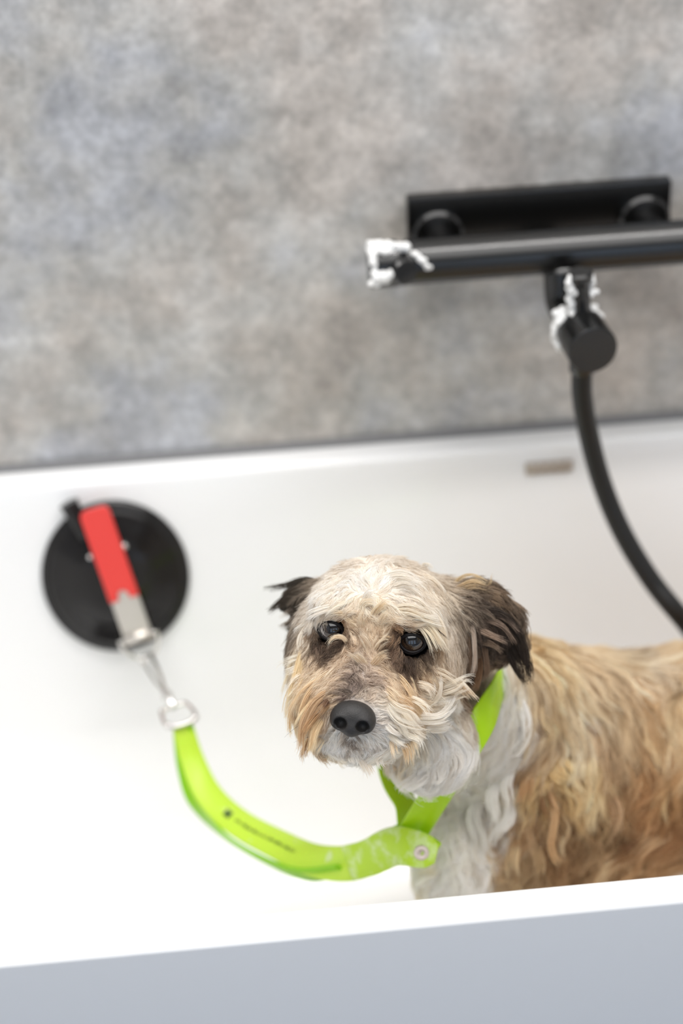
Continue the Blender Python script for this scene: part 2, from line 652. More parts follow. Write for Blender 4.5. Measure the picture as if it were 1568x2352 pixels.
def lather(name, centre, axis, pts, parent):
    """clinging lather: pts = (along axis, angle in degrees, radius from axis, size)"""
    ax, u, w = frame(axis)
    C = [(centre + ax * h + rad * (math.cos(R_(g)) * u + math.sin(R_(g)) * w), s) for h, g, rad, s in pts]
    P = np.array([c for c, s in C])
    fl = Field(P.min(0) - 0.012, P.max(0) + 0.012, 0.0009)
    for c, s in C:
        for j in range(5):
            jit = rng.normal(size=3) * s * 0.55
            fl.ell(c + jit, np.full(3, s) * rng.uniform(0.45, 1.0, 3), None, 0.0022)
    me, _, _ = fl.mesh(name)
    ob = link(name, me, M_FOAM, parent)
    ob['label'] = 'white soap lather'
    return ob


capc = np.array([x_left, BAR_Y, BAR_Z])


def towards(ax, v):
    a, u, w = frame(ax)
    return math.degrees(math.atan2(np.dot(v, w), np.dot(v, u)))


tA = towards((1, 0, 0), np.array([0, -1, 0.6]))
lather('soap_lather', capc, (1, 0, 0), [(0.004 + 0.004 * i, tA + 36 + 4 * math.sin(i), 0.0205, 0.0048) for i in range(5)] + [(0.003, tA + 22 - 12 * i, 0.0205, 0.0030) for i in range(7)]
       + [(0.004 + 0.005 * i, tA - 52 + 2 * i, 0.0208, 0.0042) for i in range(7)] + [(0.013, tA - 25, 0.0212, 0.0035), (0.016, tA - 38, 0.0212, 0.0035)]
       + [(0.040 + 0.0035 * i, tA - 12 + 9 * i, 0.0205, 0.0026) for i in range(4)], tap)
kb = np.array([-1.0, 0, 0])
tL = towards(kax, kb)
tT = towards(kax, np.array([0.6, 0, 0.8]))
sgn = 1 if abs(((towards(kax, np.array([-0.7, 0, 0.7])) - tL + 180) % 360) - 180) > 0 else -1
up_from_left = ((towards(kax, np.array([-0.7, 0, 0.7])) - tL + 180) % 360) - 180
s_ = 1 if up_from_left > 0 else -1
lather('soap_lather', KB, kax, [(0.026, tL + s_ * a, 0.022, 0.0035) for a in (-50, -35, -20, -5, 10, 25, 40)] + [(0.019, tL + s_ * a, 0.0205, 0.0045) for a in (10, 25, 40, 52)]
       + [(0.024, tL + s_ * a, 0.022, 0.0032) for a in (110, 122, 134, 146)], tap)
lather('soap_lather', pp0, (-0.06, 0, 1), [(0.006 + 0.006 * i, a, 0.010, 0.0032) for i in range(6) for a in (towards((-0.06, 0, 1), np.array([-1, -0.4, 0])),)]
       + [(0.02 + 0.005 * i, towards((-0.06, 0, 1), np.array([1, -0.2, 0])), 0.010, 0.0028) for i in range(4)], tap)

# ------------------------------------------------------------------ shower hose
hp = [KB + kax * 0.55 + np.array([0, 0, -0.021]), at_y(1336, 900, 0.527), at_y(1350, 990, 0.53), at_y(1382, 1110, 0.525), at_y(1430, 1225, 0.51), at_y(1497, 1335, 0.49), at_y(1572, 1428, 0.47)]
hp += [np.array(q) for q in ((0.40, 0.475, -0.20), (0.50, 0.478, -0.30), (0.60, 0.478, -0.358), (0.70, 0.435, -0.393), (0.78, 0.38, -0.3998), (0.84, 0.32, -0.3998))]
hs = spline(hp, 150)
hose = from_bm('shower_hose', tube_bm(hs, 0.0095, 20), M_HOSE)
hose['label'], hose['category'] = 'black rubber shower hose hanging from the mixer tap into the tub', 'hose'
hn = from_bm('hose_nut', lathe_bm(hs[0] + np.array([0, 0, -0.0005]), hs[4] - hs[0], [(0, 0), (0, 0.0118), (0.014, 0.0118), (0.016, 0.0100), (0.018, 0)], 24), M_BLACK, hose)

# ------------------------------------------------------------------ suction cup holder
cc = on_plane(266, 1322, WP, WN)
cup = thing('suction_cup', 'black rubber suction cup with red lever stuck on the tub wall', 'suction cup', cc)
CR = 0.0725
prof = [(0.0006, 0), (0.0006, CR - 0.002), (0.0016, CR), (0.0045, CR - 0.0005), (0.0075, CR - 0.004), (0.008, CR - 0.008), (0.0105, CR - 0.010), (0.0150, 0.050), (0.0195, 0.038), (0.0225, 0.025), (0.0235, 0.012), (0.0237, 0)]
sp = spline([(h, r, 0) for h, r in prof[2:]], 60)
cb = lathe_bm(cc, WN, prof[:2] + [(p[0], max(p[1], 0)) for p in sp[:-1]] + [prof[-1]], 72)
vu = np.array([0, 0, 0.0])
for v in cb.verts:                              # the cup is a little taller than wide
    d = np.array(v.co) - cc
    v.co = Vector(cc + d + WU * (d @ WU) * 0.10)
from_bm('cup', cb, M_RUBBER, cup)
CT = cc + WN * 0.004


def cup_pt(px, py, h):
    return on_plane(px, py, cc + WN * h, WN)


tb0, tb1 = cup_pt(160, 1160, 0.0108), cup_pt(200, 1235, 0.0110)
o = from_bm('pull_tab', tube_bm(spline([tb0 + (tb0 - tb1) * 0.02, tb0, (tb0 + tb1) / 2, tb1], 14), [0.003, 0.0090, 0.0104, 0.0104, 0.009, 0.009, 0.009, 0.0088, 0.0088, 0.0085, 0.0085, 0.0085, 0.0085, 0.008], 16), M_RUBBER, cup)
# pivot block under the lever
pv = cup_pt(262, 1300, 0.024)
la, lb = cup_pt(214, 1166, 0.030), cup_pt(286, 1372, 0.033)
ldir = (lb - la) / np.linalg.norm(lb - la)
lside = np.cross(ldir, WN)
lside /= np.linalg.norm(lside)
lrot = Matrix((Vector(lside), Vector(ldir), Vector(np.cross(lside, ldir)))).transposed()
o = from_bm('pivot_block', box_bm(*(cc + WN * 0.0235), 0.022, 0.034, 0.012, 0.0015, 2, lrot), M_RUBBER, cup)


def plate_poly(name, outline, o0, ex, ey, nz, thick, m, parent, bev=0.0008):
    bm = bmesh.new()
    vs = [bm.verts.new(o0 + ex * x + ey * y) for x, y in outline]
    f = bm.faces.new(vs)
    r = bmesh.ops.extrude_face_region(bm, geom=[f])
    bmesh.ops.translate(bm, verts=[g for g in r['geom'] if isinstance(g, bmesh.types.BMVert)], vec=Vector(nz * thick))
    bmesh.ops.recalc_face_normals(bm, faces=bm.faces[:])
    es = [e for e in bm.edges if e.calc_face_angle(0) > 0.6]
    if bev:
        bmesh.ops.bevel(bm, geom=es, offset=bev, segments=2, profile=0.5, affect='EDGES', clamp_overlap=True)
    bmesh.ops.triangulate(bm, faces=[f for f in bm.faces if len(f.verts) > 4])
    ob = from_bm(name, bm, m, parent)
    auto(ob, 30)
    return ob


LL = np.linalg.norm(lb - la)
HW = 0.0145
nz = np.cross(lside, ldir)
if nz @ WN < 0:
    nz = -nz
cr = 0.006
out = [(-HW + cr * (1 - math.cos(R_(a))), cr * (1 - math.sin(R_(a)))) for a in (0, 30, 60, 90)][::1]
out = [(-HW, cr), (-HW + 0.0018, 0.0018), (-HW + cr, 0), (HW - cr, 0), (HW - 0.0018, 0.0018), (HW, cr), (HW, LL), (0.0055, LL)]
out += [(0.0055 * math.cos(R_(a)), LL - 0.002 - 0.0075 * math.sin(R_(a))) for a in (10, 35, 60, 90, 120, 145, 170)]
out += [(-0.0055, LL), (-HW, LL)]
plate_poly('release_lever', out, la, lside, ldir, nz, 0.006, M_RED, cup)['label'] = 'red plastic lever'
me0 = la + ldir * (LL - 0.008) - nz * 0.0015
ML = np.linalg.norm(cup_pt(312, 1470, 0.033) - me0)
o = plate_poly('metal_tongue', [(-0.0055, 0.003), (-0.004, 0), (0.004, 0), (0.0055, 0.003), (0.0055, 0.009), (0.0138, 0.0095), (0.0138, ML), (-0.0138, ML), (-0.0138, 0.0095), (-0.0055, 0.009)], me0, lside, ldir, nz, 0.0035, M_BRUSH, cup)
o['label'] = 'brushed steel buckle tongue'
mc = me0 + ldir * (ML - 0.004) + nz * 0.004
o = from_bm('ring_holder', tube_bm([mc - lside * 0.0145, mc + lside * 0.0145], 0.0052, 16), M_BRUSH, cup)
rp = [mc - lside * 0.019, mc + lside * 0.019]
ang = [R_(a) for a in range(0, 181, 15)]
DR = [mc + lside * 0.019 * math.cos(a) + (ldir * 0.026 - WN * 0.006) * math.sin(a) for a in ang]
o = from_bm('d_ring', tube_bm(np.array(DR + [mc - lside * 0.0095, mc, mc + lside * 0.0095]), 0.0021, 12, True), M_CHROME, cup)
for px, py, r in ((285, 1255, 0.0032), (207, 1279, 0.0026)):
    q = cup_pt(px, py, 0.030)
    o = from_bm('lever_pin', lathe_bm(q, WN, [(-0.008, 0), (-0.008, r), (0.001, r), (0.002, r * 0.7), (0.0024, 0)], 16), M_CHROME, cup)

# ------------------------------------------------------------------ leash
D1 = at_d(420, 1662, 1.80)
leash = thing('leash', 'lime green grooming leash clipped to the suction cup and curving to the dog', 'leash', D1)
LP = [at_d(418, 1662, 1.80), at_d(442, 1745, 1.80), at_d(480, 1825, 1.785), at_d(545, 1888, 1.76), at_d(640, 1940, 1.72), at_d(720, 1975, 1.685), at_d(800, 1983, 1.65), at_d(870, 1960, 1.625), at_d(930, 1935, 1.605)]
tocam = -AX_F
LN = [tocam + 0.15 * AX_X, tocam + 0.25 * AX_X + .2 * AX_U, tocam + 0.35 * AX_X + 0.35 * AX_U, tocam + 0.3 * AX_X + 0.45 * AX_U, tocam + 0.2 * AX_X + 0.5 * AX_U, tocam + 0.4 * AX_U, tocam + 0.1 * AX_U, tocam - 0.1 * AX_X + 0.2 * AX_U, tocam]
bm, LC, LNN, LB = band_bm(LP, LN, 0.03, 0.003, 120, [0.019, 0.022, 0.026, 0.028, 0.029, 0.029, 0.030, 0.030, 0.029])
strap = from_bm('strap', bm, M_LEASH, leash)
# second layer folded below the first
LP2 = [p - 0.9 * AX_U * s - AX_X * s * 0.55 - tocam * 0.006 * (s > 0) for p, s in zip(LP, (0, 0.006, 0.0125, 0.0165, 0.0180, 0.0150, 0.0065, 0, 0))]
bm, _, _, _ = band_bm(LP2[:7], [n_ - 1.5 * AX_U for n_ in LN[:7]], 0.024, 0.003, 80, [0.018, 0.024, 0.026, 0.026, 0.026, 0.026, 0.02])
from_bm('strap_fold', bm, M_FOLD, leash)['label'] = 'inner layer of the strap with shade painted in deeper green'
# print on the strap: a small emblem and a row of tiny characters too blurred to read
bm = bmesh.new()


def on_strap(s, off):
    i = s * (len(LC) - 1)
    k = int(i)
    f = i - k
    return LC[k] * (1 - f) + LC[k + 1] * f + LB[k] * off + LNN[k] * 0.0021


s = 0.335
for a0 in range(3):
    vs = [bm.verts.new(on_strap(s + ds, off)) for ds, off in ((-0.008 + 0.008 * a0, -0.0035), (-0.001 + 0.008 * a0, -0.0035), (0.003 + 0.008 * a0, 0.004), (-0.004 + 0.008 * a0, 0.004))]
    bm.faces.new(vs)
s = 0.37
while s < 0.56:
    w = random.choice((0.0035, 0.0045, 0.0055))
    hgt = random.choice((0.0026, 0.0032, 0.0038))
    for part in ((0, 0.35, -1, 1), (0.35, 1.0, random.choice((-1, -0.2, 0.4)), random.choice((1, 0.2)))):
        a, b_, lo, hi = part
        vs = [bm.verts.new(on_strap(s + w * q, hgt * 0.5 * z)) for q, z in ((a, lo), (b_, lo), (b_, hi), (a, hi))]
        bm.faces.new(vs)
    s += w + 0.002
o = from_bm('printed_lettering', bm, M_INK, leash, smooth=False)
o['label'] = 'small dark green print'
# sudsy strap end folded round the collar and riveted
KD = 1.585
bm, _, _, _ = band_bm([at_d(800, 1983, 1.6455), at_d(850, 1969, 1.626), at_d(900, 1945, 1.603), at_d(935, 1945, 1.590), at_d(970, 1954, 1.584), at_d(1003, 1962, 1.583)], [tocam + 0.1 * AX_U] * 6, 0.03, 0.0035, 60, [0.031, 0.030, 0.031, 0.032, 0.032, 0.031, 0.030, 0.029, 0.026, 0.015])
o = from_bm('loop_end', bm, M_GREEN_SUDS, leash)
o['label'] = 'sudsy end of the strap'
bm, _, _, _ = band_bm([at_d(1000, 1955, 1.5885), at_d(975, 1935, 1.600), at_d(945, 1920, 1.618), at_d(915, 1908, 1.622), at_d(903, 1918, 1.612), at_d(905, 1938, 1.605)], [tocam, tocam + 0.6 * AX_U, tocam + AX_U, AX_U - AX_X * .3, -AX_X, -AX_X - 0.5 * AX_U], 0.016, 0.003, 50)
from_bm('keeper_loop', bm, M_GREEN, leash)
rv = at_d(968, 1959, 1.5815)
o = from_bm('rivet', lathe_bm(rv, tocam, [(-0.003, 0), (-0.003, 0.0062), (0.0005, 0.0062), (0.0014, 0.0050), (0.0016, 0.0024), (-0.0004, 0.0020), (-0.0006, 0)], 28), M_RIVET, leash)
# snap hook between D-ring and strap
ringbot = mc + ldir * 0.026 - WN * 0.006
hk0 = ringbot
hk1 = LP[0] + (LP[0] - LP[1]) * 0.05
hd = (hk1 - hk0)
hl = np.linalg.norm(hd)
hd /= hl
hsid = np.cross(hd, tocam)
hsid /= np.linalg.norm(hsid)
HR = 0.0062
hook = []
for a in range(200, -91, -20):
    hook.append(hk0 + hd * (0.004 - HR * math.sin(R_(a)) * -1 - 0.004) * 1.0 + hsid * HR * math.cos(R_(a)))
hook = [hk0 + hd * (HR - 0.003) + (-hd * math.sin(R_(a)) + hsid * math.cos(R_(a))) * HR for a in range(-60, 201, 20)]
hook += [hk0 + hd * hl * 0.36 - hsid * 0.0035, hk0 + hd * hl * 0.52 - hsid * 0.001, hk0 + hd * hl * 0.6]
o = from_bm('snap_hook', tube_bm(spline(hook, 60), 0.0024, 12), M_CHROME, leash)
o = from_bm('hook_gate', tube_bm(spline([hk0 + hd * (HR + 0.003) + hsid * HR * 0.75, hk0 + hd * hl * 0.36 + hsid * 0.0035, hk0 + hd * hl * 0.55 + hsid * 0.0005], 12), 0.0017, 10), M_CHROME, leash)
o = from_bm('swivel', lathe_bm(hk0 + hd * hl * 0.56, hd, [(0, 0), (0, 0.004), (0.003, 0.0055), (0.008, 0.0055), (0.010, 0.0035), (hl * 0.22, 0.0035), (hl * 0.22, 0)], 20), M_CHROME, leash)
e0 = hk0 + hd * (hl * 0.80)
sb = LB[0]
loopp = [e0 + sb * 0.0125, hk1 + sb * 0.0135 + hd * 0.002, hk1 - sb * 0.0135 + hd * 0.002, e0 - sb * 0.0125, e0 - hd * 0.004 - sb * 0.006, e0 - hd * 0.005, e0 - hd * 0.004 + sb * 0.006]
o = from_bm('strap_ring', tube_bm(spline(loopp + loopp[:1], 40)[:-1], 0.0023, 10, True), M_CHROME, leash)
for sg in (-1, 1):
    o = from_bm('crimp_stud', lathe_bm(hk1 + sb * 0.0125 * sg + tocam * 0.001, tocam, [(-0.002, 0), (-0.002, 0.0035), (0.001, 0.0035), (0.0028, 0.002), (0.0032, 0)], 16), M_CHROME, leash)

# ------------------------------------------------------------------ collar path round the dog's neck
CP = [at_d(930, 1937, 1.600), at_d(952, 1905, 1.602), at_d(1008, 1815, 1.570), at_d(1064, 1725, 1.548), at_d(1116, 1640, 1.552), at_d(1152, 1565, 1.60), at_d(1155, 1520, 1.70), at_d(1080, 1480, 1.76), at_d(960, 1520, 1.75), at_d(880, 1620, 1.70), at_d(866, 1730, 1.665), at_d(902, 1795, 1.64), at_d(932, 1852, 1.622), at_d(930, 1905, 1.612)]
# ------------------------------------------------------------------ dog: body as one continuous surface
# head frame: x to the viewer's right, y out of the face, z up the head
def rot_axes(x, f, u, pitch, yaw, roll):
    c, s = math.cos(pitch), math.sin(pitch)
    f, u = c * f - s * u, s * f + c * u
    c, s = math.cos(yaw), math.sin(yaw)
    f, x = c * f - s * x, s * f + c * x
    c, s = math.cos(roll), math.sin(roll)
    x, u = c * x - s * u, s * x + c * u
    return x, f, u


HX, HF, HU = rot_axes(AX_X, -AX_F, AX_U, R_(20), R_(7), R_(6.5))
HO = at_d(853, 1459, 1.478)
HM = np.stack([HX, HF, HU], 1)


def hp_(x, y, z):
    return HO + HM @ np.array([x, y, z])


EYES = [hp_(-0.0300, -0.004, 0), hp_(0.0300, -0.004, 0)]
EYE_R = 0.0118

F = Field((-0.10, 0.04, -0.42), (0.78, 0.54, 0.26), 0.0032)
# trunk
F.ell((0.205, 0.335, -0.172), (0.105, 0.088, 0.108), k=0.03)
F.cone((0.22, 0.345, -0.173), (0.40, 0.35, -0.162), 0.095, 0.095, 0.04)
F.cone((0.40, 0.35, -0.160), (0.56, 0.355, -0.150), 0.095, 0.088, 0.04)
F.ell((0.155, 0.315, -0.185), (0.075, 0.075, 0.10), k=0.03)
F.ell((0.60, 0.355, -0.16), (0.075, 0.082, 0.095), k=0.04)
# neck
F.cone((0.20, 0.345, -0.125), hp_(0.012, -0.085, -0.050), 0.068, 0.042, 0.03)
F.cone((0.160, 0.330, -0.15), hp_(0.0, -0.065, -0.060), 0.058, 0.036, 0.03)
# legs: front (wrist low), hind (knee forward, hock back)
for sy in (0.275, 0.395):
    F.cone((0.17, sy, -0.20), (0.185, sy, -0.275), 0.036, 0.027, 0.03)
    F.cone((0.185, sy, -0.275), (0.165, sy, -0.345), 0.026, 0.019, 0.015)
    F.cone((0.165, sy, -0.345), (0.158, sy, -0.388), 0.019, 0.018, 0.012)
    F.ell((0.147, sy, -0.394), (0.03, 0.022, 0.0135), k=0.012)
for sy in (0.29, 0.42):
    F.cone((0.60, sy, -0.18), (0.555, sy, -0.26), 0.058, 0.034, 0.03)
    F.cone((0.555, sy, -0.26), (0.645, sy, -0.325), 0.032, 0.018, 0.015)
    F.cone((0.645, sy, -0.325), (0.632, sy, -0.386), 0.017, 0.016, 0.012)
    F.ell((0.615, sy, -0.394), (0.032, 0.022, 0.0135), k=0.012)
F.cone((0.66, 0.355, -0.09), (0.71, 0.36, -0.02), 0.024, 0.016, 0.03)
F.cone((0.71, 0.36, -0.02), (0.70, 0.365, 0.06), 0.016, 0.011, 0.015)
F.ell(at_d(1040, 1990, 1.675), (0.032, 0.032, 0.042), np.stack([AX_X, -AX_F, AX_U], 1), k=0.025)
# skull, brow, muzzle, cheeks
F.ell(hp_(0.003, -0.046, -0.006), (0.053, 0.055, 0.046), HM, 0.02)
F.ell(hp_(0.002, -0.028, 0.012), (0.044, 0.030, 0.027), HM, 0.02)
F.ell(hp_(-0.025, -0.008, 0.0165), (0.021, 0.012, 0.0085), HM, 0.012)
F.ell(hp_(0.025, -0.008, 0.0165), (0.021, 0.012, 0.0085), HM, 0.012)
F.cone(hp_(0, -0.012, -0.020), hp_(0, 0.042, -0.036), 0.029, 0.0190, 0.02)
F.ell(hp_(-0.022, 0.020, -0.052), (0.025, 0.034, 0.027), HM, 0.02)
F.ell(hp_(0.022, 0.020, -0.052), (0.025, 0.034, 0.027), HM, 0.02)
F.ell(hp_(0, 0.028, -0.071), (0.026, 0.026, 0.018), HM, 0.016)
F.ell(hp_(-0.038, -0.028, -0.034), (0.024, 0.036, 0.036), HM, 0.02)
F.ell(hp_(0.046, -0.030, -0.034), (0.024, 0.038, 0.036), HM, 0.02)
# soaked ruff hanging below the near cheek
F.ell(at_d(1005, 1695, 1.545), (0.026, 0.022, 0.034), np.stack([AX_X, -AX_F, AX_U], 1), 0.022)
F.ell(at_d(985, 1740, 1.545), (0.030, 0.020, 0.024), np.stack([AX_X, -AX_F, AX_U], 1), 0.02)
# ears
F.cone(at_d(726, 1368, 1.545), at_d(692, 1368, 1.555), 0.011, 0.007, 0.012)
F.cone(at_d(690, 1372, 1.555), at_d(664, 1384, 1.56), 0.007, 0.003, 0.008)
F.cone(at_d(700, 1390, 1.553), at_d(694, 1428, 1.560), 0.009, 0.005, 0.010)
F.cone(at_d(1040, 1392, 1.535), at_d(1105, 1392, 1.53), 0.019, 0.015, 0.018)
F.cone(at_d(1105, 1392, 1.53), at_d(1160, 1432, 1.535), 0.015, 0.011, 0.012)
F.cone(at_d(1160, 1432, 1.535), at_d(1190, 1488, 1.545), 0.011, 0.006, 0.012)
F.cone(at_d(1078, 1420, 1.527), at_d(1082, 1530, 1.540), 0.017, 0.010, 0.016)
F.cone(at_d(1110, 1430, 1.527), at_d(1130, 1490, 1.537), 0.015, 0.009, 0.016)
# eye sockets
for e in EYES:
    F.ell(e, (EYE_R + 0.0012,) * 3, None, 0.004, cut=True)

dog = thing('dog', 'small wet tan and cream terrier dog standing in the white bathtub', 'dog', (0.35, 0.34, TUB_FLOOR))
me, BV, BQ = F.mesh('body')
BN = F.grad(BV)
bvh = BVHTree.FromPolygons(BV.tolist(), BQ.tolist())

CN = [tocam + 0.1 * AX_X] * 4 + [tocam + 0.5 * AX_X, AX_X + 0.6 * tocam, AX_X + AX_U, AX_U, AX_U - AX_X, -AX_X + 0.1 * AX_U, -AX_X - 0.15 * tocam, -AX_X * 0.65 - 0.9 * tocam, -AX_X * 0.6 - 0.9 * tocam, -AX_X * 0.8 - 0.5 * tocam]
CS, CNS = spline(CP, 131), spline(CN, 131)       # the hidden back of the band lies on the neck, not inside it
_back = np.arange(131)
_back = np.clip(np.minimum(_back - 58, 98 - _back) / 6, 0, 1)
for _ in range(5):
    g = F.sample(CS)
    CS += F.grad(CS) * (np.clip(0.004 - g, 0, 0.02) * _back)[:, None]
CS, CNS = np.vstack([CS[:52:10], CS[56:102:5], CS[110::10]]), np.vstack([CNS[:52:10], CNS[56:102:5], CNS[110::10]])
bm, _, _, _ = band_bm(CS, CNS, 0.0245, 0.003, 150)
collar = from_bm('collar', bm, M_GREEN)
collar['label'], collar['category'] = 'bright green flat collar hanging round the neck of the wet dog', 'collar'

# ------------------------------------------------------------------ coat map: (pixel, flow direction, length, lift, colour, wave)
SITES = []


def S(px, py, dx, dy, col, L=0.02, lift=0.12, wave=0.3, rad=1.0):
    d = ray(px, py)
    h = bvh.ray_cast(Vector(CAM_POS), Vector(d).normalized())
    if h[0] is None:
        h = bvh.find_nearest(Vector(CAM_POS + d * 1.55))
    p = np.array(h[0])
    SITES.append((p, dx * AX_X - dy * AX_U, L, lift, hexl(col), wave))


def W_(x, y, z, d, col, L=0.03, lift=0.1, wave=0.3):
    h = bvh.find_nearest(Vector((x, y, z)))
    SITES.append((np.array(h[0]), np.array(d, float), L, lift, hexl(col), wave))


# crown and forehead
S(800, 1312, -.8, .3, 'EDDFCF', .018); S(870, 1300, .2, -.5, 'F0E4D6', .018); S(950, 1310, .9, .2, 'E8D8C4', .02)
S(995, 1345, .6, .8, 'DFCDB5', .024, .2); S(757, 1355, -.6, .8, 'EADFD2', .018); S(830, 1352, -.2, -.7, 'FBF7F0', .014)
S(890, 1345, .3, -.6, 'F3EADF', .016); S(905, 1375, .6, .3, 'EADCCD', .018); S(960, 1385, .6, .8, 'D9CCBC', .022)
S(1010, 1420, .3, 1, 'C4B4A2', .028); S(985, 1400, .4, 1, 'D3C5B3', .026)
S(728, 1400, -.35, .9, 'E5D9CB', .02); S(785, 1385, -.3, .8, 'E3D3C1', .016); S(822, 1375, -.2, .9, 'E3CFB7', .018)
S(855, 1385, .2, .9, 'E4CEB4', .018); S(870, 1415, .5, .5, 'DEC5A9', .016); S(905, 1405, .7, .45, 'DFC7AC', .018)
S(845, 1440, -.2, -.9, 'D6BB9D', .012); S(855, 1465, .1, -.9, 'CDB294', .012); S(850, 1500, 0, -.8, 'C7AE94', .012)
S(815, 1430, -.7, -.3, 'D3B694', .012); S(885, 1440, .7, -.3, 'D2B491', .012)
# brows
S(775, 1408, -.8, .55, 'E6D1B8', .022, .3); S(740, 1415, -.7, .8, 'E9DAC6', .02, .25); S(935, 1425, .9, .3, 'E4CDB2', .02, .28); S(985, 1440, .7, .7, 'D9C2A5', .024, .2)
# round the eyes
S(790, 1432, .3, -.5, '8A6A4E', .007); S(728, 1450, -.3, .9, '6A584A', .01); S(735, 1488, -.1, 1, '57483E', .010); S(765, 1492, .2, 1, '5A4B41', .010)
S(800, 1485, .7, .6, 'B59A80', .012); S(780, 1515, .2, .9, 'B39A82', .014); S(725, 1520, -.1, 1, 'B89F85', .016)
S(915, 1450, -.6, -.4, '84654A', .008); S(905, 1485, -.6, .6, '6E5848', .010); S(940, 1512, -.1, 1, '42362F', .012); S(915, 1525, -.3, 1, '6E5A4C', .012)
S(975, 1500, .7, .8, '51443A', .012); S(990, 1465, .6, .7, 'A98D6F', .015); S(960, 1440, .6, -.2, '9A7855', .008)
S(965, 1540, .2, .9, 'B89B7C', .016); S(1000, 1515, .3, 1, 'CBB094', .02)
for q in ((930, 1502, -.2), (950, 1506, 0), (968, 1500, .4), (925, 1520, -.3), (945, 1532, 0), (902, 1476, -.5)):
    S(q[0], q[1], q[2], 1, '3E322B', .011)
for q in ((790, 1470, .4), (750, 1495, -.1), (770, 1490, .2), (729, 1470, -.2)):
    S(q[0], q[1], q[2], 1, '4A3D34', .010)
# far cheek
S(700, 1480, -.15, 1, 'DFC8AD', .03, .15); S(695, 1545, -.3, .9, 'DDBF98', .034, .2); S(690, 1600, -.35, .9, 'D6B287', .036, .25); S(735, 1545, -.4, .8, 'D3B695', .022)
# muzzle bridge and sides
S(835, 1530, -.3, -.5, 'A09084', .012); S(822, 1560, -.3, -.3, '7F7068', .011); S(815, 1585, .1, -.6, '6A5E59', .009); S(850, 1560, .6, .1, 'A49183', .012)
S(775, 1560, -.7, .6, 'CFB497', .02); S(875, 1545, .7, .6, 'C6AA8B', .022); S(900, 1580, .5, .9, 'C39D74', .03, .2)
S(765, 1600, -.7, .6, 'B99C7C', .02); S(725, 1600, -.7, .7, 'CBA97F', .03, .2); S(740, 1645, -.55, .8, 'B89168', .028, .2); S(715, 1690, -.3, 1, 'C2A07A', .034, .25)
# round the nose and mouth
S(755, 1665, -.8, .4, 'D8CCBF', .011); S(752, 1690, -.7, .7, 'E6DBCE', .014); S(775, 1712, -.3, 1, 'D5CBC3', .009); S(808, 1712, 0, 1, '8F857E', .006); S(845, 1708, .4, 1, 'CFC5BD', .010); S(808, 1724, 0, 1, 'E2D9D0', .010); S(785, 1726, -.2, 1, 'EEE5DA', .012); S(832, 1726, .2, 1, 'EEE5DA', .012)
S(865, 1640, .9, .1, 'DDD2C8', .014); S(868, 1670, .9, .5, 'CFC6BF', .014); S(875, 1612, .8, -.1, 'E2D3C1', .018); S(795, 1600, -.5, -.5, '8A7B70', .010); S(835, 1608, .4, -.6, 'AC9B8B', .010)
S(808, 1742, 0, 1, 'F0E7DC', .014); S(770, 1735, -.3, 1, 'EADCCB', .018); S(845, 1740, .2, 1, 'F0E6DA', .02); S(740, 1718, -.4, .9, 'DFC9AE', .024, .2)
# near muzzle and beard
S(900, 1630, .8, .5, 'E4D2BC', .026, .25); S(900, 1680, .6, .8, 'E7DAC9', .024, .2); S(935, 1640, .5, .9, 'D9BF9F', .03, .25); S(925, 1600, .5, .9, 'C9A479', .03, .22)
S(960, 1680, .6, .8, 'E5D4BE', .03, .3); S(930, 1715, .3, 1, 'DCC3A5', .03, .25); S(890, 1725, .2, 1, 'E6D3BD', .026, .2)
S(1000, 1555, .5, .6, 'DEC8AB', .024); S(975, 1600, .8, .2, 'E7D6C0', .03, .3); S(1010, 1610, .9, -.1, 'ECDECB', .03, .3); S(1045, 1575, .8, .4, 'E2CDB3', .03, .15); S(1060, 1540, .5, .9, 'C5AB8E', .03)
# ruff
S(1000, 1690, .15, 1, 'EFE7DC', .03, .04, .1); S(1050, 1675, .25, 1, 'E9DFD2', .03, .04, .1); S(1050, 1630, .7, .7, 'D2C2AD', .028, .1); S(960, 1765, -.3, 1, 'F1EBE2', .03, .04, .1); S(1030, 1745, -.4, 1, 'F1EAE1', .03, .04, .1)
S(920, 1760, -.1, 1, 'EFE6DA', .03, .05, .1)
# temple and near ear
S(1030, 1470, .12, 1, 'AC9C8A', .034); S(1035, 1520, .2, 1, 'BFA78C', .03); S(1025, 1395, .25, 1, 'A39585', .034)
S(1070, 1375, .7, .4, '5A4F46', .03); S(1110, 1385, .8, .3, '463D37', .03); S(1140, 1415, .8, .6, '3D3530', .032); S(1175, 1460, .5, .9, '352E29', .034, .06)
S(1080, 1430, .35, 1, '4C423A', .04); S(1090, 1490, .2, 1, '6D5B4C', .04); S(1120, 1445, .6, .8, '5E4F44', .04); S(1135, 1490, .5, .9, '66564A', .036); S(1080, 1540, .1, 1, '74573F', .04); S(1195, 1500, .3, 1, '2E2723', .03, .05)
S(1100, 1362, .9, .1, '6E5C49', .024, .2)
# far ear
S(690, 1362, -.9, .15, '47423B', .03); S(660, 1380, -.8, .5, '3F3933', .03); S(690, 1405, -.5, .8, '5D564E', .03); S(690, 1440, -.2, 1, '736A60', .028)
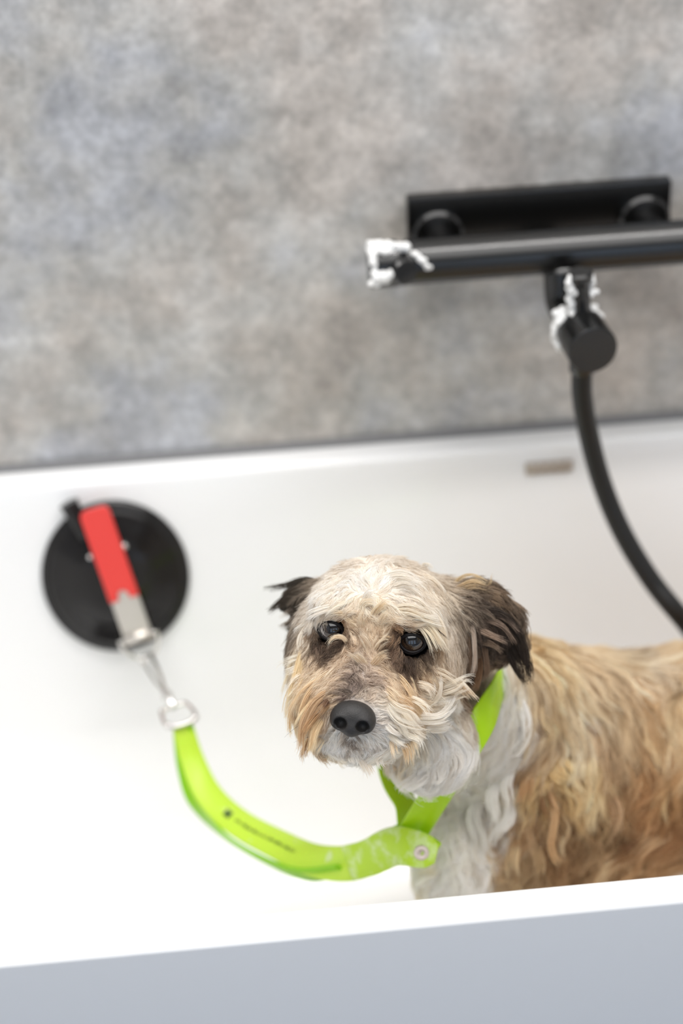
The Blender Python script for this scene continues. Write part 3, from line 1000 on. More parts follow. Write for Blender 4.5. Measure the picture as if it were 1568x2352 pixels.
# neck and chest
S(1150, 1580, .1, 1, 'CECABD', .03); S(1185, 1640, -.05, 1, 'C3BCB4', .035, .08, .6); S(1145, 1750, -.25, 1, 'D0C9BF', .036, .1, 1); S(1200, 1690, -.1, 1, 'E2DDD7', .036, .08, .6)
S(1100, 1850, -.3, 1, 'D8D3CB', .036, .1, 1); S(1140, 1850, -.2, 1, 'D5CFC8', .036, .1, 1); S(1060, 1900, -.1, 1, 'DDDAD2', .034, .1, 1); S(1090, 1980, 0, 1, 'DAD6CF', .034, .1, .8); S(1030, 2000, -.2, 1, 'E8E1D5', .03, .1, .8)
S(970, 2010, -.5, .8, 'E6D6BC', .025, .2, .6); S(1120, 2020, 0, 1, 'D7D0C6', .034, .1, .8); S(1000, 1950, -.3, 1, 'E3DED4', .03, .1, .6)
# shoulder
S(1235, 1510, .1, 1, 'DDBF91', .03, .2); S(1250, 1600, .25, 1, 'D8B98D', .035); S(1310, 1590, .3, 1, 'E5CFAD', .035); S(1235, 1700, -.1, 1, 'AE8A64', .04, .1, .5); S(1275, 1765, .05, 1, 'D6AC71', .035, .25, .5)
S(1335, 1740, .1, 1, 'E6C793', .035, .28, .4); S(1310, 1660, .15, 1, 'EAD6B8', .034, .15); S(1190, 1850, -.2, 1, 'AC845C', .04, .1, .7); S(1175, 1965, -.1, 1, 'CBAE86', .035, .2, .7); S(1215, 2010, .1, 1, 'AF906C', .035, .15, .7)
S(1155, 1920, -.3, 1, 'C7A57C', .035, .12, .8); S(1280, 1900, .15, 1, '92704F', .045, .08, .6); S(1340, 1960, .2, 1, '9B7855', .04, .1, .7); S(1290, 1990, 0, 1, 'A5835D', .04, .1, .7)
# back and flank
S(1375, 1515, .7, .4, 'CFB899', .03); S(1450, 1530, .7, .4, 'C9B9A3', .03); S(1540, 1500, .9, .15, 'D7B78C', .03); S(1440, 1500, .9, 0, 'D2B58E', .028)
S(1400, 1600, .2, 1, 'B69C7A', .04); S(1480, 1600, .2, 1, 'C19869', .04); S(1550, 1620, .05, 1, 'DCC096', .04); S(1360, 1650, .25, 1, 'A88D70', .04)
S(1420, 1720, .15, 1, 'A17C57', .045, .08, .5); S(1500, 1750, -.05, 1, 'AE7F53', .045, .08, .5); S(1560, 1740, 0, 1, 'B98B5B', .045, .08, .5)
S(1380, 1850, .25, 1, '9E8160', .045, .08, .6); S(1460, 1870, -.2, 1, '916845', .045, .08, .6); S(1545, 1850, -.05, 1, 'AB7B52', .045, .08, .5)
S(1440, 1960, -.4, .9, 'C39E74', .04, .18, .7); S(1530, 1950, -.4, .8, 'BE9165', .04, .15, .7); S(1400, 2010, -.2, 1, 'A98560', .04, .1, .6)
# parts the photograph does not show
for xx in (0.42, 0.5, 0.6):
    W_(xx, 0.25, -0.08, (.3, 0, -1), 'C79E6D', .035); W_(xx, 0.25, -0.18, (.1, 0, -1), 'AE8057', .04); W_(xx, 0.35, -0.02, (1, 0, 0), 'CDB28B', .03)
for xx in (0.2, 0.3, 0.42, 0.6):
    W_(xx, 0.46, -0.12, (.2, 0, -1), 'B9905F', .04); W_(xx, 0.35, -0.27, (.2, 0, -1), 'B89468', .03)
for sy in (0.275, 0.395, 0.29, 0.42):
    W_(0.16 if sy in (0.275, 0.395) else 0.64, sy, -0.34, (0, 0, -1), 'D6C3A6', .018); W_(0.15 if sy in (0.275, 0.395) else 0.62, sy, -0.40, (-1, 0, -.3), 'DDCDB5', .008)
W_(0.70, 0.365, 0.03, (0, 0, 1), 'C79E6D', .04); W_(0.14, 0.40, -0.12, (-.2, 0, -1), 'D8CFC3', .03); W_(0.09, 0.38, 0.09, (.6, .5, -.6), 'D6BE9F', .025); W_(0.03, 0.33, 0.12, (0, .6, -.6), 'D9C4A8', .022); W_(0.02, 0.31, 0.0, (0, .3, -1), 'D9CCBB', .025)

SP = np.array([s[0] for s in SITES])
SD = np.array([s[1] for s in SITES])
SD /= np.linalg.norm(SD, axis=1)[:, None]
SV = np.array([[s[2], s[3], s[5], *s[4]] for s in SITES])


def coat(P, power=2.6):
    out_d = np.empty((len(P), 3))
    out_v = np.empty((len(P), SV.shape[1]))
    for a in range(0, len(P), 20000):
        q = P[a:a + 20000]
        d2 = ((q[:, None, :] - SP[None]) ** 2).sum(-1) + 2e-6
        w = d2 ** (-power / 2 - 0.6)
        w /= w.sum(1)[:, None]
        out_d[a:a + 20000] = w @ SD
        out_v[a:a + 20000] = w @ SV
    return out_d, out_v


_, bcol = coat(BV)
ca = me.color_attributes.new('coat_colour', 'FLOAT_COLOR', 'POINT')
cbuf = np.ones((len(BV), 4), np.float32)
cbuf[:, :3] = bcol[:, 3:6] ** 0.65 * 0.9
edist = np.min([np.linalg.norm(BV - e, axis=1) for e in EYES], axis=0)
dk = np.clip((0.0185 - edist) / 0.003, 0, 1)[:, None]
cbuf[:, :3] = cbuf[:, :3] * (1 - dk) + np.array([0.012, 0.010, 0.009]) * dk
ca.data.foreach_set('color', cbuf.ravel())


def attr_material(name, attr, rough, spec, sss=0.0):
    m = mat(name, rough=rough, spec=spec, sss=sss)
    nt, N, L, b = nodes(m)
    a = N.new('ShaderNodeAttribute')
    a.attribute_name = attr
    L.new(a.outputs['Color'], b.inputs['Base Color'])
    return m


M_SKIN = attr_material('wet_undercoat', 'coat_colour', 0.55, 0.3)
M_FUR = attr_material('wet_fur', 'fur_colour', 0.42, 0.35)
_nt, _N, _L, _b = nodes(M_FUR)                  # light also passes through the strands
_tr = _N.new('ShaderNodeBsdfTranslucent')
_mx = _N.new('ShaderNodeMixShader')
_mx.inputs[0].default_value = 0.4
_L.new(_N['Attribute'].outputs['Color'], _tr.inputs['Color'])
_L.new(_b.outputs[0], _mx.inputs[1])
_L.new(_tr.outputs[0], _mx.inputs[2])
_L.new(_mx.outputs[0], _N['Material Output'].inputs['Surface'])
body = link('body', me, M_SKIN, dog)
NSEG = 8
TT = np.linspace(0, 1, NSEG + 1)


def noise3(P, f, seed):
    r = np.random.default_rng(seed)
    o = np.zeros_like(P)
    for k in range(4):
        K = r.normal(size=(3, 3)) * f
        ph = r.uniform(0, 6.28, 3)
        o += np.sin(P @ K.T + ph) / 2
    return o


def unit(v):
    return v / (np.linalg.norm(v, axis=-1, keepdims=True) + 1e-9)


TRI = np.vstack([BQ[:, [0, 1, 2]], BQ[:, [0, 2, 3]]])
TA = 0.5 * np.linalg.norm(np.cross(BV[TRI[:, 1]] - BV[TRI[:, 0]], BV[TRI[:, 2]] - BV[TRI[:, 0]]), axis=1)
TCc = BV[TRI].mean(1)
TNn = unit(np.cross(BV[TRI[:, 1]] - BV[TRI[:, 0]], BV[TRI[:, 2]] - BV[TRI[:, 0]]))
VIEW = unit(CAM_POS - TCc)
FACING = (TNn * VIEW).sum(1)
SEEN = np.clip(0.35 + FACING * 1.4, 0.12, 1.0) * np.where(TCc[:, 0] > 0.36, np.clip(1 - (TCc[:, 0] - 0.36) * 5, 0.12, 1), 1) * np.where((TCc[:, 2] < -0.24), 0.3, 1)
HEADW = np.linalg.norm((TCc - HO) @ HM * np.array([1, .8, 1]) - np.array([0, -0.02, -0.01]), axis=1)
IN_HEAD = HEADW < 0.105
EYED = np.min([np.linalg.norm(TCc - e, axis=1) for e in EYES], axis=0)
NOSE_C = hp_(-0.002, 0.064, -0.0395)
NOSED = np.linalg.norm((TCc - NOSE_C) @ HM / np.array([0.0165, 0.020, 0.0145]), axis=1)


def scatter(n, w):
    w = w * TA
    t = rng.choice(len(TRI), n, p=w / w.sum())
    u = rng.uniform(size=(n, 2))
    fl = u.sum(1) > 1
    u[fl] = 1 - u[fl]
    return BV[TRI[t, 0]] * (1 - u.sum(1))[:, None] + BV[TRI[t, 1]] * u[:, :1] + BV[TRI[t, 2]] * u[:, 1:]


def avoid_eyes(P):
    for e, ax in zip(EYES, (unit(HF * 0.4 - AX_F - 0.10 * HX), unit(HF * 0.4 - AX_F + 0.10 * HX))):
        d = P - e
        along = d @ ax
        rad = d - along[:, None] * ax
        rr = np.linalg.norm(rad + 0.32 * (rad @ HU)[:, None] * HU, axis=1)     # an almond opening
        m = (along > -0.004) & (along < 0.035) & (rr < 0.0093)
        P[m] += rad[m] / (rr[m, None] + 1e-9) * (0.0093 - rr[m])[:, None]
        dist = np.linalg.norm(d, axis=1)
        m = dist < EYE_R + 0.001
        P[m] = e + d[m] / (dist[m, None] + 1e-9) * (EYE_R + 0.001)
    return P


def trace(root, lenmul=1.0, curl=1.0):
    d, v = coat(root)
    L = v[:, 0] * lenmul
    lift, wave = v[:, 1], v[:, 2]
    n0 = F.grad(root)
    P = [root]
    p = root.copy()
    phase = rng.uniform(0, 6.28, len(root))
    wig = 0.6 + 0.8 * rng.uniform(size=len(root))
    for k in range(1, NSEG + 1):
        t = k / NSEG
        d, _ = coat(p)
        n = F.grad(p)
        d = unit(d) + 0.28 * curl * noise3(p, 60, 3) + 0.22 * curl * noise3(p, 170, 4)
        d = d - n * (d * n).sum(1)[:, None]
        side = unit(np.cross(n, unit(d)))
        d = unit(unit(d) + side * (wave * wig * np.sin(phase + t * 6.5))[:, None])
        p = p + d * (L / NSEG)[:, None]
        want = 0.0008 + lift * L * t ** 1.15
        p = p + n * np.clip(want - F.sample(p), -0.004, 0.006)[:, None]
        P.append(p)
    return np.stack(P, 1), v


def strands(n_guides, n_child, w, lenmul=1.0, clump=0.86, rad=0.00022, curl=1.0, jitter=0.0010, tone=0.22):
    G, gv = trace(scatter(n_guides, w), lenmul, curl)
    gt = np.exp(rng.normal(size=n_guides) * tone)
    gclump = np.clip(clump + rng.normal(size=n_guides) * 0.10, 0.2, 0.98)
    gshort = rng.uniform(0.7, 1.08, n_guides)
    kd = KDTree(n_guides)
    for i, g in enumerate(G[:, 0]):
        kd.insert(g, i)
    kd.balance()
    C = scatter(n_child, w)
    gi = np.empty(n_child, int)
    for i, c in enumerate(C):
        h = kd.find_n(c, 2)
        gi[i] = h[1][1] if (len(h) > 1 and rng.random() < 0.22) else h[0][1]
    off = C - G[gi, 0]
    dist = np.linalg.norm(off, axis=1)
    cl = gclump[gi] * np.clip(1.3 - dist / 0.02, 0.1, 1)
    s = gshort[gi] * rng.uniform(0.78, 1.0, n_child)
    P = np.empty((n_child, NSEG + 1, 3))
    fz = noise3(C * 1.0, 900, 5) * jitter
    fz2 = rng.normal(size=(n_child, 3)) * jitter
    ii = s[:, None] * TT[None] * NSEG
    k = np.minimum(ii.astype(int), NSEG - 1)
    f = (ii - k)[..., None]
    base = G[gi[:, None], k] * (1 - f) + G[gi[:, None], k + 1] * f
    prof = 1 - cl[:, None] * np.minimum(1, (TT[None] * 1.05) ** 0.75)
    P = base + off[:, None] * prof[..., None] + (fz[:, None] * np.sin(TT * 5.0)[None, :, None] + fz2[:, None] * (TT ** 1.5)[None, :, None])
    flat = P.reshape(-1, 3)
    sd = F.sample(flat)
    m = sd < 0.0004
    if m.any():
        flat[m] += F.grad(flat[m]) * (0.0006 - sd[m])[:, None]
    before = flat.copy()
    flat = avoid_eyes(flat)
    P = flat.reshape(P.shape)
    ok = (np.linalg.norm(flat - before, axis=1) > 0.0012).reshape(P.shape[:2]).sum(1) < 2   # no strand lies across an eye
    P, C, gi, n_child = P[ok], C[ok], gi[ok], int(ok.sum())
    _, cv = coat(C)
    colr = cv[:, 3:6] * (gt[gi] * np.exp(rng.normal(size=n_child) * 0.10))[:, None]
    r = rad * rng.uniform(0.75, 1.25, n_child)[:, None] * (1 - 0.72 * TT[None] ** 1.6)
    return P, r, colr


def hair_object(name, chunks, parent, label=None, m=None):
    P = np.concatenate([c[0] for c in chunks])
    r = np.concatenate([c[1] for c in chunks])
    col = np.clip(np.concatenate([c[2] for c in chunks]), 0.004, 0.92)
    col = 0.84 * col + 0.16 * col.mean(1, keepdims=True)
    col = col * np.array([0.76, 0.69, 0.615]) * (0.5 + 0.5 * np.clip(col.mean(1, keepdims=True) / 0.42, 0, 1))
    col = 1 - np.exp(-5.09 * col + 2.61 * col ** 2 - 4.33 * col ** 3)      # reflectance of the coat -> albedo of one strand
    hc = bpy.data.hair_curves.new(name)
    hc.add_curves([P.shape[1]] * len(P))
    hc.position_data.foreach_set('vector', P.astype(np.float32).ravel())
    ra = hc.attributes.get('radius') or hc.attributes.new('radius', 'FLOAT', 'POINT')
    ra.data.foreach_set('value', r.astype(np.float32).ravel())
    c4 = np.ones((len(P), 4), np.float32)
    c4[:, :3] = col
    a = hc.attributes.new('fur_colour', 'FLOAT_COLOR', 'CURVE')
    a.data.foreach_set('color', c4.ravel())
    o = link(name, hc, m or M_FUR, parent)
    o['kind'] = 'stuff'
    if label:
        o['label'] = label
    return o


# the collar presses the coat flat where it lies: no strand may cross it (handled by the collar's distance from the skin)
wbase = SEEN * (EYED > EYE_R + 0.003) * (NOSED > 1.0)
LX = (TCc - HO) @ HM
NEAR_EAR = (np.linalg.norm(TCc - at_d(1120, 1440, 1.53), axis=1) < 0.052) & (LX[:, 0] > 0.066)
FAR_EAR = (np.linalg.norm(TCc - at_d(690, 1395, 1.555), axis=1) < 0.032) & (LX[:, 0] < -0.048)
EAR = NEAR_EAR | FAR_EAR
FACE = IN_HEAD & (LX[:, 1] > -0.028) & ~EAR
HEADREST = IN_HEAD & ~FACE & ~EAR
REST = ~IN_HEAD & ~EAR
DN = 1.0
face = strands(int(2900 * DN), int(60000 * DN), wbase * FACE, clump=0.60, rad=0.00014, curl=1.2, tone=0.26)
crown = strands(int(1200 * DN), int(30000 * DN), wbase * HEADREST, clump=0.62, rad=0.00016, curl=1.0)
ears = [strands(260, 8000, wbase * NEAR_EAR, clump=0.85, rad=0.00022, tone=0.3), strands(120, 3500, wbase * FAR_EAR, clump=0.88, rad=0.00022, tone=0.3)]
torso = strands(int(4600 * DN), int(76000 * DN), wbase * REST, lenmul=1.45, clump=0.58, rad=0.00019, curl=1.1, tone=0.32)


def tone_map(ch, f, lo=None):
    c = ch[2]
    lum = c.mean(1, keepdims=True)
    g = f if lo is None else 1 + (f - 1) * np.clip((lum - lo) / 0.15, 0, 1)
    return ch[0], ch[1], c * g


ears = [tone_map(c, 0.85) for c in ears]
def coat_balance(ch):
    """white hair brightened to offset the shade it stands in, tan hair darker with the wet"""
    c = ch[2]
    sat = (c.max(1, keepdims=True) - c.min(1, keepdims=True)) / c.max(1, keepdims=True)
    w = np.clip((0.40 - sat) / 0.14, 0, 1)
    return ch[0], ch[1], c * (np.array([0.88, 0.82, 0.72]) * (1 - w) + 1.6 * w)  # the white gain paints in light that the shaded chest lacks


torso = coat_balance(torso)
crown = tone_map(crown, 0.72)
_low = np.clip((-0.040 - ((face[0][:, 0] - HO) @ HM)[:, 2:3]) / 0.012, 0, 1) * np.clip((face[2].mean(1, keepdims=True) - 0.4) / 0.15, 0, 1)
face = (face[0], face[1], face[2] * (1 + 0.4 * _low))        # white chin and lips brightened in colour to offset their shade


# ------------------------------------------------------------------ single wet locks that the photograph shows
def lock(pts, col, n=70, width=0.004, rad=0.00018, z0=None, out=0.006, tip=0.0, dz=None, clump=0.92, tone=0.2):
    n, width = int(n * 1.35), width * 0.95
    rad *= 0.78
    px, py = pts[0]
    if z0 is None:
        h = bvh.ray_cast(Vector(CAM_POS), Vector(ray(px, py)).normalized())
        if h[0] is None:
            h = bvh.find_nearest(Vector(at_d(px, py, 1.53)))
        z0 = float((np.array(h[0]) - CAM_POS) @ AX_F) + 0.0015
    m = len(pts)
    tt = np.linspace(0, 1, m)
    zz = z0 - out * np.sin(np.minimum(tt * 1.4, 1) * math.pi / 2) - tip * tt ** 2
    C = spline([at_d(x, y, z) for (x, y), z in zip(pts, zz)], NSEG + 1)
    T = unit(np.gradient(C, axis=0))
    sd = unit(np.cross(T, -AX_F))
    up = np.cross(sd, T)
    a = rng.uniform(0, 6.28, n)
    q = np.sqrt(rng.uniform(0, 1, n)) * width / 2
    shape = np.sin(np.clip(0.35 + TT * 0.65, 0, 1) * math.pi) ** 0.8 * 1.0
    shape = (0.8 + 0.35 * np.sin(np.minimum(TT * 1.6, 1) * math.pi)) * (1 - clump * TT ** 1.05)
    P = C[None] + (sd[None] * (q * np.cos(a))[:, None, None] + up[None] * (q * np.sin(a) * 0.45)[:, None, None]) * shape[None, :, None]
    P = P + rng.normal(size=(n, 1, 3)) * 0.0011 * TT[None, :, None]
    s = rng.uniform(0.62, 1.0, n)
    if n > 12:                                  # a lock frays into a few thinner points
        k_ = 4
        sub = np.minimum(((np.cos(a) * q / (width / 2) + 1) / 2 * k_).astype(int), k_ - 1)
        ofs = (np.arange(k_) - (k_ - 1) / 2)[:, None] * sd.mean(0)[None] * width * 0.30 * FRAY + rng.normal(size=(k_, 3)) * (0.0009 + width * 0.14) * FRAY
        P = P + ofs[sub][:, None, :] * (TT ** 1.4)[None, :, None]
        s = s * (rng.uniform(0.68, 1.0, k_)[sub] if FRAY > 0.5 else 1)
    ii = s[:, None] * TT[None] * NSEG
    k = np.minimum(ii.astype(int), NSEG - 1)
    f = (ii - k)[..., None]
    P = np.take_along_axis(P, k[..., None], 1) * (1 - f) + np.take_along_axis(P, (k + 1)[..., None], 1) * f
    r = rad * rng.uniform(0.75, 1.25, n)[:, None] * (1 - 0.7 * TT[None] ** 1.5)
    c = hexl(col)[None] * np.exp(rng.normal(size=(n, 1)) * tone)
    return P, r, c


K = lock
FRAY = 1.0
brows = [K([(815, 1380), (788, 1388), (762, 1405), (736, 1428)], 'EFDCC2', 60, .005), K([(772, 1392), (740, 1400), (710, 1412), (696, 1427)], 'F2E5D6', 60, .006),
         K([(800, 1415), (782, 1408), (765, 1409), (752, 1414)], 'D9BA96', 20, .004),
         K([(930, 1424), (960, 1416), (1000, 1428), (1024, 1432)], 'F2DDC2', 70, .006), K([(952, 1420), (985, 1448), (1005, 1478), (1017, 1500)], 'E5CCA9', 70, .008),
         K([(900, 1405), (935, 1402), (965, 1412), (985, 1425)], 'E6D0B4', 70, .01), K([(968, 1430), (995, 1450), (1015, 1485), (1030, 1506)], 'DDC4A2', 60, .007),
         K([(985, 1432), (1005, 1448), (1020, 1462), (1031, 1472)], '2A221D', 6, .0008)]
facelocks = [
    K([(800, 1482), (786, 1464), (766, 1464), (753, 1478), (750, 1491)], 'D8B893', 40, .004), K([(905, 1468), (890, 1466), (872, 1468), (865, 1482)], 'D2B18A', 35, .004),
    K([(948, 1498), (944, 1518), (936, 1545)], '2E2520', 70, .010, out=.0045), K([(935, 1498), (926, 1520), (918, 1540)], '30261F', 70, .008, out=.0045), K([(962, 1496), (966, 1515), (962, 1540)], '3A2E27', 70, .008, out=.0045), K([(975, 1488), (988, 1500), (995, 1518)], '4A3B31', 55, .007, out=.0045), K([(915, 1478), (902, 1488), (896, 1502)], '3A2E28', 70, .008, out=.0045), K([(922, 1452), (908, 1458), (898, 1470)], '4B3B30', 55, .006, out=.0045),
    K([(782, 1468), (795, 1476), (800, 1490)], '45372F', 70, .008, out=.0045), K([(760, 1478), (762, 1494), (768, 1512)], '3C312B', 70, .010, out=.0045), K([(742, 1476), (736, 1496), (730, 1515)], '4A3D34', 70, .008, out=.0045), K([(728, 1450), (722, 1470), (722, 1492)], '4A3C33', 55, .005, out=.0045),
    K([(838, 1515), (828, 1535), (812, 1548)], '7D6E66', 70, .009, out=.005), K([(830, 1545), (815, 1560), (802, 1580)], '6A5D57', 70, .009, out=.005), K([(815, 1570), (805, 1590), (792, 1600)], '5E524D', 70, .009, out=.005), K([(835, 1555), (850, 1572), (858, 1590)], '7A6B62', 70, .009, out=.005), K([(820, 1590), (828, 1600), (845, 1606)], '5F534E', 70, .010, out=.002), K([(800, 1598), (790, 1606), (778, 1612)], '655751', 70, .008, out=.002),
    K([(802, 1694), (801, 1704), (799, 1714)], '7A706A', 30, .007, out=.003), K([(815, 1694), (816, 1704), (818, 1714)], '7A706A', 30, .007, out=.003),
    K([(800, 1338), (806, 1368), (802, 1396)], 'E2C8AB', 50, .007), K([(822, 1345), (835, 1372), (858, 1386), (872, 1402)], 'EBD6BE', 60, .008), K([(825, 1410), (838, 1384), (858, 1380), (876, 1398)], 'E6CCAE', 60, .007),
    K([(848, 1432), (860, 1404), (882, 1386), (908, 1378)], 'D9B992', 60, .007), K([(835, 1450), (828, 1420), (838, 1400)], 'DDC2A2', 50, .006), K([(870, 1450), (880, 1420), (905, 1400)], 'D9BC9A', 50, .006),
    K([(850, 1500), (838, 1470), (818, 1450)], 'D9BEA0', 50, .007), K([(856, 1500), (872, 1472), (895, 1452)], 'D8BC9B', 50, .007), K([(840, 1530), (815, 1505), (792, 1498)], 'D3B797', 50, .007),
    K([(855, 1530), (880, 1505), (905, 1505)], 'C9AA87', 50, .007), K([(835, 1380), (850, 1360), (872, 1352)], 'F0E4D6', 50, .007), K([(900, 1350), (935, 1345), (960, 1360)], 'EADDCD', 60, .008),
    K([(880, 1330), (920, 1322), (955, 1335), (975, 1360)], 'E8DBCA', 60, .009), K([(925, 1375), (965, 1390), (990, 1425), (1000, 1460)], 'DCCDBA', 70, .010), K([(985, 1400), (1010, 1440), (1024, 1485), (1030, 1507)], 'D8C5AB', 70, .008),
    K([(960, 1322), (992, 1330), (1018, 1358), (1010, 1382)], 'DFCDB6', 50, .006), K([(1000, 1330), (1018, 1338), (1022, 1358), (1016, 1374)], 'CDB89C', 40, .005), K([(970, 1300), (985, 1298), (995, 1310)], 'E6D6C0', 30, .005),
    K([(990, 1360), (1012, 1410), (1025, 1450)], 'A8998A', 50, .007), K([(1040, 1400), (1052, 1460), (1060, 1520)], 'A09080', 60, .008),
    # far cheek
    K([(708, 1440), (692, 1475), (702, 1520), (716, 1562)], 'E9D6BF', 90, .009), K([(702, 1490), (690, 1540), (673, 1590), (668, 1642)], 'DDB884', 110, .011, out=.008), K([(716, 1540), (692, 1590), (682, 1640), (690, 1662)], 'D2AC7B', 90, .008, out=.01),
    K([(742, 1560), (707, 1590), (687, 1630), (680, 1665)], 'CBA376', 90, .008, out=.012), K([(700, 1545), (676, 1562), (656, 1592)], 'EEDCC3', 40, .006), K([(698, 1528), (668, 1540), (648, 1545)], 'F0E5D2', 40, .005), K([(700, 1560), (672, 1600), (660, 1618)], 'EBD4B2', 40, .006),
    K([(760, 1545), (730, 1570), (712, 1600)], 'D5B892', 70, .009), K([(785, 1530), (755, 1560), (742, 1590)], 'D6BB9B', 60, .009),
    K([(690, 1490), (668, 1530), (655, 1580), (650, 1615)], 'E8CFAA', 40, .007, out=.002), K([(688, 1560), (664, 1590), (654, 1630), (660, 1652)], 'DDBD92', 40, .006, out=.002), K([(690, 1600), (668, 1640), (664, 1680), (672, 1705)], 'D4AE80', 50, .006, out=.003), K([(700, 1505), (672, 1515), (645, 1530), (636, 1548)], 'EFDFC6', 24, .005, out=.002),
    # far beard
    K([(762, 1585), (722, 1612), (694, 1665), (690, 1715), (683, 1742)], 'B58F68', 90, .007, out=.012), K([(742, 1625), (706, 1670), (692, 1704)], 'AD8257', 70, .006, out=.012), K([(722, 1680), (698, 1725), (694, 1747)], 'A98259', 60, .005, out=.008),
    K([(735, 1600), (705, 1635), (690, 1665), (694, 1690)], 'D0AA7A', 70, .007, out=.012), K([(745, 1640), (722, 1680), (712, 1720), (706, 1738)], 'C9A678', 70, .007, out=.01), K([(760, 1612), (738, 1632), (715, 1668)], 'A5805C', 50, .005, out=.01),
    K([(728, 1712), (742, 1734), (772, 1742), (802, 1738)], 'ECDAC4', 50, .004), K([(735, 1720), (760, 1746), (790, 1752), (808, 1752)], 'E5CDB2', 50, .004), K([(745, 1690), (725, 1715), (712, 1730)], 'D9BD99', 50, .006),
    K([(718, 1615), (735, 1630), (745, 1640)], '5B4234', 10, .002, out=.012), K([(757, 1605), (745, 1618), (733, 1630)], '6E5547', 25, .004, out=.012),
    # chin
    K([(825, 1738), (836, 1765), (843, 1791)], 'EAD6C5', 45, .005), K([(832, 1738), (850, 1770), (861, 1788)], 'E6CDB9', 40, .005), K([(903, 1738), (912, 1765), (906, 1780)], 'D6B698', 60, .007), K([(780, 1735), (790, 1752), (810, 1755)], 'EBDAC6', 50, .006),
    K([(860, 1730), (872, 1755), (880, 1772)], 'EFE0CF', 50, .006), K([(805, 1735), (812, 1752), (808, 1764)], 'F2E9DE', 50, .008), K([(920, 1700), (935, 1725), (938, 1750), (949, 1772)], 'CCA67D', 70, .007, out=.008), K([(938, 1690), (952, 1720), (956, 1752)], 'D9BC98', 60, .006, out=.008),
    K([(900, 1690), (903, 1725), (912, 1752)], 'DDBD9A', 60, .006, out=.008), K([(885, 1680), (915, 1705), (945, 1715)], 'F0E2CF', 50, .004, out=.008), K([(905, 1665), (940, 1690), (965, 1700), (975, 1735)], 'F0E0CA', 50, .004, out=.012),
    # near muzzle whorls
    K([(872, 1565), (888, 1615), (912, 1652), (955, 1669), (1000, 1668)], 'F1E0CB', 70, .005, out=.016), K([(885, 1602), (915, 1625), (950, 1640), (975, 1690)], 'EDD8BE', 60, .004, out=.016), K([(955, 1640), (1000, 1650), (1030, 1632), (1046, 1604)], 'F3E8DA', 80, .008, out=.012),
    K([(948, 1652), (1008, 1652), (1052, 1630)], 'F1E5D6', 80, .008, out=.012), K([(960, 1668), (1012, 1672), (1041, 1655)], 'EFE2D2', 80, .008, out=.01), K([(978, 1622), (1004, 1602), (1008, 1572), (1000, 1552)], 'EFE0CD', 60, .006, out=.010),
    K([(935, 1555), (946, 1600), (952, 1645), (955, 1692)], 'C39C70', 110, .009, out=.014), K([(905, 1550), (930, 1580), (944, 1615), (948, 1650)], 'CBA67B', 90, .009, out=.012), K([(880, 1580), (905, 1600), (925, 1625)], 'D6BA98', 70, .009, out=.01),
    K([(915, 1620), (935, 1650), (960, 1680), (990, 1690)], 'EBD8C0', 60, .005, out=.014), K([(925, 1600), (960, 1610), (985, 1630), (990, 1650)], 'EAD9C2', 60, .006, out=.012), K([(900, 1640), (925, 1675), (935, 1700)], 'E8D6BF', 60, .006, out=.01),
    K([(880, 1655), (905, 1680), (930, 1688)], 'EFE4D8', 60, .006, out=.006), K([(1000, 1590), (1045, 1575), (1070, 1562), (1089, 1580)], 'EAD8C1', 100, .010, out=.006), K([(1010, 1610), (1050, 1592), (1085, 1582)], 'E4CFB4', 90, .010, out=.004), K([(1040, 1560), (1075, 1590), (1100, 1615)], 'C4A98B', 80, .009, out=.004),
    K([(985, 1540), (1020, 1555), (1050, 1580)], 'DFC9AD', 80, .010, out=.003), K([(950, 1570), (985, 1580), (1000, 1600)], 'E6D3BB', 60, .007, out=.008),
    # ruff edge
    K([(985, 1770), (955, 1795), (930, 1808), (924, 1822)], 'F3EEE7', 120, .014, out=.004), K([(1035, 1730), (1040, 1760), (1022, 1785)], 'F1EAE1', 120, .016, out=.003), K([(1060, 1660), (1072, 1690), (1064, 1715)], 'E9DECF', 110, .014, out=.003), K([(1000, 1760), (1000, 1790), (980, 1800)], 'F1EAE1', 110, .016, out=.003),
]
FRAY = 0.3
